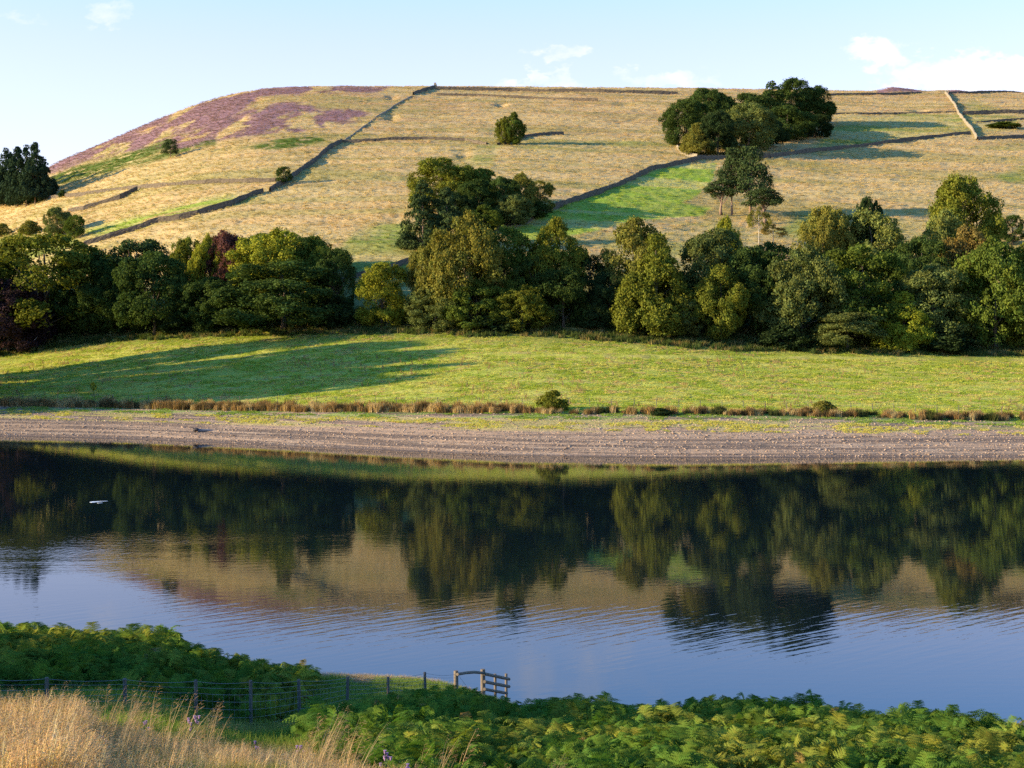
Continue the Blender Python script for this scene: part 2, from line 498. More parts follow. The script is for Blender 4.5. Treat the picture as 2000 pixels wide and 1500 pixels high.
# meadow
mead = mixc_(np.broadcast_to(C(.34, .36, .05), col.shape), np.broadcast_to(C(.50, .47, .11), col.shape), sstep(.40, .66, n2) * .65)
mead = mixc_(mead, C(.36, .41, .07), sstep(.45, .65, n1) * .6)
mead = mixc_(mead, C(.42, .33, .13), sstep(.60, .74, fbm(X / 2.2, DD / 1.1, 3, 201)) * .55)
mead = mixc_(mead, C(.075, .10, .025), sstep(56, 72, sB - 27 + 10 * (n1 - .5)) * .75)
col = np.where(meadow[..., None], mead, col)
# beach: shingle in strandlines that follow the falling water level, plants above
hgt = Z
bands = fbm(X / 30, hgt * 5.5, 3, 301, .7)
shing = mixc_(np.broadcast_to(C(.38, .265, .175), col.shape), np.broadcast_to(C(.185, .135, .10), col.shape), sstep(.42, .58, bands))
shing = mixc_(shing, C(.43, .32, .22), sstep(.60, .72, fbm(X / 14, hgt * 9, 3, 305, .7)) * .7)
shing = mixc_(shing, C(.10, .085, .07), sstep(.62, .8, fbm(X / .8, DD / .5, 3, 311)) * .6)
shing = mixc_(shing, C(.13, .10, .085), sstep(.9, .0, sB)[...] * .8)
yel = sstep(.44, .52, fbm(X / 16, hgt * 3.2, 4, 321, .6)) * sstep(11.5, 14, sB) * sstep(24, 20, sB)
shing = mixc_(shing, C(.46, .40, .11), yel * .6)
gr = sstep(.46, .56, fbm(X / 12, DD / 2.0, 4, 331, .6)) * sstep(19, 23, sB)
shing = mixc_(shing, C(.24, .34, .06), gr * .7)
shing = mixc_(shing, C(.10, .14, .04), sstep(24.5, 26.5, sB) * .8)
col = np.where(beach[..., None], shing, col)
col = col * (.88 + .24 * fbm(X / .9, DD / .7, 2, 401))[..., None]

gm, gn, gl = new_mat('hillside_ground')
go = gn.new('ShaderNodeOutputMaterial'); gd = gn.new('ShaderNodeBsdfPrincipled')
gd.inputs['Roughness'].default_value = .95; gd.inputs['Specular IOR Level'].default_value = .05
ga = attr(gn, 'ground_tint'); gg = gn.new('ShaderNodeTexCoord')
gno = noise(gn, gl, 1.6, 6, .7, gg.outputs['Object'])
gc = mixrgb(gn, gl, 'MULTIPLY', 1.0, ga.outputs['Color'], mixrgb(gn, gl, 'MIX', maprange(gn, gl, gno, .3, .7, 0, 1), (.82, .82, .82), (1.18, 1.17, 1.14)))
gl.new(gc, gd.inputs['Base Color'])
gb = gn.new('ShaderNodeBump'); gb.inputs['Strength'].default_value = .7; gb.inputs['Distance'].default_value = .25
gl.new(gno, gb.inputs['Height']); gl.new(gb.outputs[0], gd.inputs['Normal']); gl.new(gd.outputs[0], go.inputs[0])

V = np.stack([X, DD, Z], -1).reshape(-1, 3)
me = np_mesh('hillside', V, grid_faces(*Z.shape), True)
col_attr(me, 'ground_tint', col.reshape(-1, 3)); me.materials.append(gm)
tag(link('hillside', me), kind='structure')

# far land sheet out to the horizon, behind and beside the hill, under everything
mb = MB(); mb.add([(-4000, -600, -3), (4000, -600, -3), (4000, 5200, -3), (-4000, 5200, -3)], [(0, 1, 2, 3)])
LAND = plain_mat('distant_land', (.20, .20, .07), 1, .3, .02)
tag(mb.build('ground', LAND), kind='structure')

# ------------------------------------------------------------------ near bank
n_brow_d = tab([-900, 0, 300, 450, 600, 700, 850, 1000, 1500, 1800, 2000, 2900], [56, 56, 56, 54, 53, 54, 56, 50, 49, 45, 43, 40])
n_brow_z = tab([-900, 0, 300, 420, 520, 600, 700, 850, 1000, 1500, 1800, 2000, 2900], [4.6, 4.35, 4.35, 3.55, 3.35, 3.7, 3.4, 2.75, 3.15, 3.65, 4.2, 4.35, 4.4])
n_sag = tab([-900, 600, 850, 2900], [.15, .13, -.02, -.04])
n_mid = tab([-900, 500, 800, 1100, 2900], [10.4, 10.4, 9.8, 9.35, 9.3])   # height at 22 m


def near_z(x, y):
    x = np.asarray(x, float); y = np.asarray(y, float)
    px = np.clip(CX + F * x / np.maximum(y, 12), -900, 2900)
    bd, bz, mz = n_brow_d(px), n_brow_z(px), n_mid(px)
    za = 16.0 + (mz - 16.0) * np.clip(y, -30, 22) / 22.0
    t = np.clip((y - 22) / (bd - 22), 0, 1)
    z = np.where(y < 22, za, mz + (bz - mz) * (t + n_sag(px) * np.sin(t * math.pi)))
    e = np.maximum(y - bd, 0)
    z = z - (.10 * e + .016 * e * e)
    return np.maximum(z + .28 * (fbm(x / 3.0, y / 3.0, 3, 77) - .5) * sstep(66, 56, y), -2.6)


nx = np.concatenate([np.arange(-150, -26, 3.0), np.arange(-26, 26, .25), np.arange(26, 151, 3.0)])
ny = np.concatenate([np.arange(-30, 16, 2.0), np.arange(16, 64, .25), np.arange(64, 84, 1.0)])
NXg, NYg = np.meshgrid(nx, ny)
NZ = near_z(NXg, NYg) + .08 * (fbm(NXg / .5, NYg / .5, 2, 88) - .5)
a1 = fbm(NXg / 2.2, NYg / 1.4, 4, 501)
ncol = mixc_(np.broadcast_to(C(.085, .11, .03), NXg.shape + (3,)), np.broadcast_to(C(.26, .20, .09), NXg.shape + (3,)), sstep(.42, .6, a1))
ncol = mixc_(ncol, C(.11, .14, .04), sstep(34, 40, NYg) * .8)
ncol = mixc_(ncol, C(.30, .25, .19), sstep(1.4, .6, NZ))
me = np_mesh('near_bank', np.stack([NXg, NYg, NZ], -1).reshape(-1, 3), grid_faces(*NZ.shape), True)
col_attr(me, 'ground_tint', ncol.reshape(-1, 3)); me.materials.append(gm)
tag(link('near_bank', me), kind='structure')

# ------------------------------------------------------------------ water
wmt, n_, l_ = new_mat('lake_water')
o_ = n_.new('ShaderNodeOutputMaterial'); b_ = n_.new('ShaderNodeBsdfPrincipled')
b_.inputs['Base Color'].default_value = (.004, .009, .012, 1); b_.inputs['Roughness'].default_value = .02; b_.inputs['Specular Tint'].default_value = (.82, .97, 1, 1); b_.inputs['IOR'].default_value = 1.42
geo = n_.new('ShaderNodeNewGeometry'); P = geo.outputs['Position']
sep = n_.new('ShaderNodeSeparateXYZ'); l_.new(P, sep.inputs[0])
def wmath(op, a, b=None, c=None, clamp=False): return mnode(n_, l_, op, a, b, c, clamp)
def zone(cx, cy, rx, ry, rot=0.0):
    co, si = math.cos(rot), math.sin(rot)
    dx, dy = wmath('SUBTRACT', sep.outputs[0], cx), wmath('SUBTRACT', sep.outputs[1], cy)
    ux = wmath('DIVIDE', wmath('ADD', wmath('MULTIPLY', dx, co), wmath('MULTIPLY', dy, si)), rx)
    uy = wmath('DIVIDE', wmath('SUBTRACT', wmath('MULTIPLY', dy, co), wmath('MULTIPLY', dx, si)), ry)
    return wmath('SUBTRACT', 1, wmath('ADD', wmath('MULTIPLY', ux, ux), wmath('MULTIPLY', uy, uy)), clamp=True)
big = noise(n_, l_, .05, 3, .6, P, (.5, 1.6, 1))
bigv = maprange(n_, l_, big, .4, .62, .15, 1.0)
spark = wmath('MULTIPLY', zone(-30, 106, 34, 13, .10), bigv)
band = zone(5, 80, 60, 10, -.02)
lf = noise(n_, l_, 1.3, 3, .5, P, (.28, 1.5, 1))      # long calm swell
mf = noise(n_, l_, 4.2, 2, .5, P, (.5, 1.3, 1))
ca, sa_w = math.cos(math.radians(38)), math.sin(math.radians(38))       # crests of the breeze ripples run obliquely across the lake
mp = n_.new('ShaderNodeCombineXYZ')
l_.new(wmath('MULTIPLY', wmath('ADD', wmath('MULTIPLY', sep.outputs[0], ca), wmath('MULTIPLY', sep.outputs[1], sa_w)), .16), mp.inputs[0])
l_.new(wmath('MULTIPLY', wmath('SUBTRACT', wmath('MULTIPLY', sep.outputs[1], ca), wmath('MULTIPLY', sep.outputs[0], sa_w)), 1.25), mp.inputs[1])
rf = n_.new('ShaderNodeTexNoise'); rf.inputs['Scale'].default_value = 1.5; rf.inputs['Detail'].default_value = 2.5; rf.inputs['Roughness'].default_value = .45
l_.new(mp.outputs[0], rf.inputs['Vector'])
h = wmath('MULTIPLY', lf, wmath('ADD', .0020, wmath('MULTIPLY', spark, .006)))
h = wmath('ADD', h, wmath('MULTIPLY', mf, wmath('ADD', .0004, wmath('MULTIPLY', spark, .006))))
sf = noise(n_, l_, 1.5, 1, .5, P, (1.5, .75, 1))
h = wmath('ADD', h, wmath('MULTIPLY', wmath('MULTIPLY', sf, spark), .012))
h = wmath('ADD', h, wmath('MULTIPLY', rf.outputs[0], wmath('ADD', .0015, wmath('MULTIPLY', band, .0085))))
bp = n_.new('ShaderNodeBump'); bp.inputs['Strength'].default_value = 1; bp.inputs['Distance'].default_value = 1.0
l_.new(h, bp.inputs['Height']); l_.new(bp.outputs[0], b_.inputs['Normal']); l_.new(b_.outputs[0], o_.inputs[0])
mb = MB(); mb.add([(-900, 30, 0), (900, 30, 0), (900, 330, 0), (-900, 330, 0)], [(0, 1, 2, 3)])
tag(mb.build('water', wmt), kind='structure')

# ------------------------------------------------------------------ tree kinds: unit height, crown unit width, base at the origin
PROFILES = {
    'dome': lambda t: np.clip(1 - np.abs((t - .42) / .62) ** 2.6, .12, 1) ** .5,
    'tall': lambda t: np.clip(1.05 * np.sin(np.clip(t, .02, 1) ** .8 * math.pi) ** .6, .12, 1),
    'cone': lambda t: np.clip((1 - t) ** .62 * 1.02, .05, 1) * np.clip(.55 + t * 5, 0, 1),
    'fir': lambda t: np.clip((1 - t) ** .7 + .06, .10, 1) * np.clip(.6 + 6 * t, 0, 1),
    'shrub': lambda t: np.sqrt(np.clip(1 - (1.5 * t - .42) ** 2, .05, 1)),
    'lean': lambda t: np.sqrt(np.clip(1 - (2 * t - .9) ** 2, .05, 1)),
}


def leaf_cards(centers, normals, size, tint, rng, aspect=.62):
    n = len(centers)
    nr = normals / np.maximum(np.linalg.norm(normals, axis=1, keepdims=True), 1e-6)
    ref = rng.normal(size=(n, 3))
    a = np.cross(nr, ref); a /= np.maximum(np.linalg.norm(a, axis=1, keepdims=True), 1e-6)
    b = np.cross(nr, a)
    s = size[:, None]
    bend = nr * s * .25
    v0 = centers - a * s; v1 = centers - b * s * aspect - bend * .4; v2 = centers + a * s; v3 = centers + b * s * aspect + bend * .4
    V_ = np.stack([v0, v1, v2, v3], 1).reshape(-1, 3)
    Fc = np.arange(4 * n).reshape(-1, 4)
    T = np.repeat(tint, 4, axis=0)
    return V_, Fc, T


def crown_mesh(name, kind, seed, z0, nl, lr, flat, nleaf, ls, mat, jit=.6, holes=0.0, fill=.12, hue=.16, lobes=None, clump=.062, nclump=15):
    """big billows (nl of radius lr) carry small clumps of leaf sprays on their outer sides; lobes, if given, are the billows themselves"""
    rng = np.random.default_rng(seed)
    prof = PROFILES[kind]
    if lobes is None:
        t = (np.arange(nl * 3) + .5) / (nl * 3); rng.shuffle(t)
        keep = rng.random(nl * 3) < prof(t) ** 1.1; t = np.concatenate([t[keep][:nl], [.93]])
        m_ = len(t); th = np.cumsum(np.full(m_, 2.39996)) + rng.random(m_) * .9
        R = prof(t) * .5
        bump_ = 1 + .10 * np.sin(th * 3 + seed) + .08 * np.sin(th * 5 + seed * 2.3)
        rad = lr * (.75 + .55 * rng.random(m_)) * (.6 + .4 * prof(t))
        rr = np.maximum(R * bump_ - rad * .95, 0) * np.sqrt(.55 + .45 * rng.random(m_)); rr[-1] *= .4
        C_ = np.stack([np.cos(th) * rr, np.sin(th) * rr, z0 + rad * flat * .6 + t * (1 - z0 - rad * flat * 1.75)], 1)
    else:
        C_ = np.array([l[:3] for l in lobes], float); rad = np.array([l[3] for l in lobes], float); m_ = len(C_)
    axis_z = z0 + (1 - z0) * .40
    out = C_ - np.array([0, 0, axis_z]); out[:, 2] *= .8; out /= np.maximum(np.linalg.norm(out, axis=1, keepdims=True), .02)
    # small clumps
    nc = nclump * m_
    bi = np.repeat(np.arange(m_), nclump)
    d = rng.normal(size=(nc, 3)); d /= np.linalg.norm(d, axis=1, keepdims=True)
    if lobes is None:
        d = d + out[bi] * .75 + np.array([0, 0, .18]); d /= np.linalg.norm(d, axis=1, keepdims=True)
    cr = clump * (.6 + .8 * rng.random(nc)) * (rad[bi] / max(rad.mean(), 1e-6)) ** .5
    fl = np.array([1, 1, flat])
    CC = C_[bi] + d * (rad[bi] * (.72 + .33 * rng.random(nc)))[:, None] * fl
    if holes:
        keep = rng.random(nc) > holes
        bi, d, cr, CC = bi[keep], d[keep], cr[keep], CC[keep]; nc = len(bi)
    w = cr ** 2; w /= w.sum()
    li = rng.choice(nc, nleaf, p=w)
    e = rng.normal(size=(nleaf, 3)); e /= np.linalg.norm(e, axis=1, keepdims=True)
    e = e + d[li] * .55 + np.array([0, 0, .25]); e /= np.linalg.norm(e, axis=1, keepdims=True)
    pos = CC[li] + e * (cr[li] * (.55 + .5 * rng.random(nleaf)))[:, None] * np.array([1, 1, .5 + .5 * flat])
    stray = rng.random(nleaf) < .07
    pos[stray] += (e * (cr[li] * (.15 + .55 * rng.random(nleaf)))[:, None])[stray]
    # a share of loose leaves inside the billows closes the view through them
    ins = rng.random(nleaf) < fill
    dd = rng.normal(size=(nleaf, 3)); dd /= np.linalg.norm(dd, axis=1, keepdims=True)
    pos[ins] = (C_[bi[li]] + dd * (rad[bi[li]] * .75 * rng.random(nleaf) ** .4)[:, None] * fl)[ins]
    ok = (pos[:, 2] > .012) & (pos[:, 2] < 1.0)
    pos, e, li = pos[ok], e[ok], li[ok]
    nrm = e + rng.normal(size=e.shape) * jit
    size = ls * (.6 + .8 * rng.random(len(pos)))
    bt_ = 1 + hue * 1.3 * (rng.random(m_) - .5); ct_ = 1 + hue * 1.5 * (rng.random(nc) - .5); yt = hue * (rng.random(nc) - .4)
    g = bt_[bi[li]] * ct_[li] * (.84 + .32 * rng.random(len(pos)))
    tint = np.stack([g * (1 + yt[li]), g, g * (1 - yt[li])], 1)
    V_, Fc, T = leaf_cards(pos, nrm, size, tint, rng)
    me_ = np_mesh(name, V_, Fc)
    col_attr(me_, 'leaf_tint', T); me_.materials.append(mat)
    return me_, C_, rad


def trunk_mesh(name, mat, tips, r0, zfork, zt, rng, lean=(0, 0), bare=False):
    mb_ = MB()
    n = 7
    pts = []
    for i in range(n):
        t = i / (n - 1)
        pts.append((lean[0] * t + .006 * rng.normal(), lean[1] * t + .006 * rng.normal(), zt * t))
    rad = [r0 * (1.35 if i == 0 else 1) * (1 - .75 * i / (n - 1)) for i in range(n)]
    mb_.tube(pts, rad, 8)
    for tp in tips:
        zf = zfork + rng.random() * max(min(tp[2] - .08, zt * .85) - zfork, 0)
        k = zf / zt
        s0 = Vector((lean[0] * k, lean[1] * k, zf)); e = Vector(tp)
        if (e - s0).length < .04: continue
        mid = (s0 + e) / 2 + Vector((rng.normal() * .012, rng.normal() * .012, -.01 if bare else .02))
        rr = r0 * (.42 if bare else .36) * (1 - .5 * k)
        mb_.tube([s0, s0.lerp(mid, .5) + Vector((0, 0, -.004)), mid, e], [rr, rr * .8, rr * .6, rr * .2], 5)
    return mb_.mesh(name, mat, True)


KINDS_ = {}


def make_kind(key, kind, seed, z0, nl, lr, flat, nleaf, ls, mat=None, bark=None, r0=.022, zfork=.16, holes=0., jit=.6, hue=.16, ntip=14, lobes=None, lean=(0, 0), zt=.8, clump=.062, nclump=15, fill=.12):
    rng = np.random.default_rng(seed + 900)
    cm_, C_, rad = crown_mesh('crown_' + kind, kind, seed, z0, nl, lr, flat, nleaf, ls, mat or LEAF, jit, holes, hue=hue, lobes=lobes, clump=clump, nclump=nclump, fill=fill)
    idx = rng.choice(len(C_), min(ntip, len(C_)), replace=False)
    tm = trunk_mesh('trunk_' + kind, bark or BARK, [tuple(C_[i]) for i in idx], r0, zfork, zt, rng, lean, lobes is not None)
    KINDS_[key] = (cm_, tm)


for i in range(5):
    make_kind('dome%d' % i, 'dome', 10 + i, .05, 26 + 3 * i, .20 - .008 * i, .72, 36000, .0124, hue=.2)
for i in range(3):
    make_kind('tall%d' % i, 'tall', 30 + i, .04, 30, .185, .75, 34000, .0124, hue=.2)
for i in range(2):
    make_kind('cone%d' % i, 'cone', 40 + i, .01, 46, .15, .8, 36000, .0118, jit=.7, clump=.05)
for i in range(2):
    make_kind('open%d' % i, 'dome', 50 + i, .16, 34, .14, .6, 20000, .0128, holes=.22, ntip=30, zfork=.12, r0=.026, fill=.03)
for i in range(2):
    make_kind('layer%d' % i, 'dome', 60 + i, .03, 40, .17, .5, 36000, .0120, hue=.2)
for i in range(2):
    make_kind('fir%d' % i, 'fir', 70 + i, .05, 70, .13, .42, 15000, .0160, mat=NEEDLE, bark=PINE_BARK, jit=.5, r0=.016, zt=.93, clump=.05, nclump=8)
for i in range(2):
    make_kind('shrub%d' % i, 'shrub', 80 + i, .02, 18, .26, .8, 8000, .030, zfork=.05, zt=.6, r0=.02, clump=.10)


def plates(seed, n, zlo, zhi, wlo, whi, r, sway=(0, 0)):
    rg = np.random.default_rng(seed); L = []
    for i in range(n):
        t = i / (n - 1); z = zlo + (zhi - zlo) * t
        w = wlo + (whi - wlo) * t
        for k in range(6):
            th = rg.random() * 6.28
            q = w * (.25 + .75 * rg.random())
            L.append((math.cos(th) * q + sway[0] * t, math.sin(th) * q + sway[1] * t, z + rg.normal() * .015, r * .8 * (.6 + .7 * rg.random()) * (1 - .35 * t)))
    return L


make_kind('pine0', 'dome', 90, .4, 0, 0, .40, 6500, .0145, holes=.25, fill=.02, mat=NEEDLE, bark=PINE_BARK, lobes=plates(1, 8, .50, .95, .34, .12, .115), r0=.022, zfork=.4, zt=.92, ntip=22, jit=.5)
make_kind('pine1', 'dome', 91, .3, 0, 0, .42, 9000, .0140, holes=.25, fill=.02, mat=NEEDLE, bark=PINE_BARK, lobes=plates(2, 11, .38, .95, .38, .17, .115), r0=.026, zfork=.3, zt=.92, ntip=26, jit=.5)
make_kind('pine2', 'dome', 92, .5, 0, 0, .40, 7000, .017, mat=NEEDLE, bark=PINE_BARK, lobes=plates(3, 5, .58, .93, .40, .26, .15, (.06, 0)), r0=.030, zfork=.25, zt=.85, ntip=18, jit=.5, lean=(.06, 0))
make_kind('pine3', 'dome', 93, .3, 0, 0, .45, 11000, .0140, mat=NEEDLE, bark=PINE_BARK, lobes=plates(4, 11, .30, .92, .42, .30, .12), r0=.02, zfork=.28, zt=.9, ntip=26, jit=.5)
make_kind('sparse0', 'tall', 94, .3, 14, .12, .6, 2600, .020, bark=PALE_BARK, holes=.25, r0=.018, zfork=.3, zt=.98, ntip=14)
make_kind('sapling0', 'tall', 95, .3, 6, .26, .8, 420, .07, bark=BARK, r0=.02, zfork=.3, zt=.9, ntip=5)

CL = {'oak': (.135, .155, .022), 'yel': (.215, .235, .026), 'mid': (.090, .130, .022), 'dark': (.050, .082, .020), 'deep': (.030, .052, .018), 'olive': (.165, .165, .032),
      'grey': (.115, .145, .040), 'bright': (.235, .275, .028), 'copper': (.115, .052, .040), 'purple': (.050, .032, .034), 'rust': (.200, .155, .042), 'pine': (.050, .078, .026),
      'fir': (.028, .050, .024), 'light': (.19, .225, .055)}
GROUPS = {'L': 'trees along the foot of the hill on the left', 'M': 'trees along the foot of the hill in the middle', 'R': 'trees along the foot of the hill on the right', 'C': 'trees of the hillside clump',
          'K': 'trees of the walled copse near the skyline', 'P': 'pines above the right treeline', 'F': 'firs at the left edge', 'S': 'scattered hillside trees', 'N': 'trees on the near bank out of frame'}
NAME_OF = {'dome': 'broadleaf_tree', 'tall': 'broadleaf_tree', 'cone': 'broadleaf_tree', 'open': 'open_crowned_tree', 'layer': 'broadleaf_tree', 'fir': 'fir_tree', 'shrub': 'bush', 'pine': 'pine_tree',
           'sparse': 'bare_stemmed_tree', 'sapling': 'sapling'}


def place_tree(key, x, y, z, H_, W_, color, label, group, cat='tree', rz=None, name=None):
    cm_, tm = KINDS_[key]
    base = key.rstrip('0123456789')
    t = empty(name or NAME_OF[base], (x, y, z - .012 * H_), random.random() * 6.28 if rz is None else rz)
    t.scale = (W_ * (1.2 if key[:3] == 'fir' else 1), W_ * (1.2 if key[:3] == 'fir' else 1), H_)
    tag(t, label, cat, group)
    c = link('crown', cm_, t); k = .9 + .2 * random.random()
    cc = CL[color] if isinstance(color, str) else color
    c.color = (cc[0] * k * .98, cc[1] * k * .93, cc[2] * k * .95, 1)
    link('trunk', tm, t)
    return t


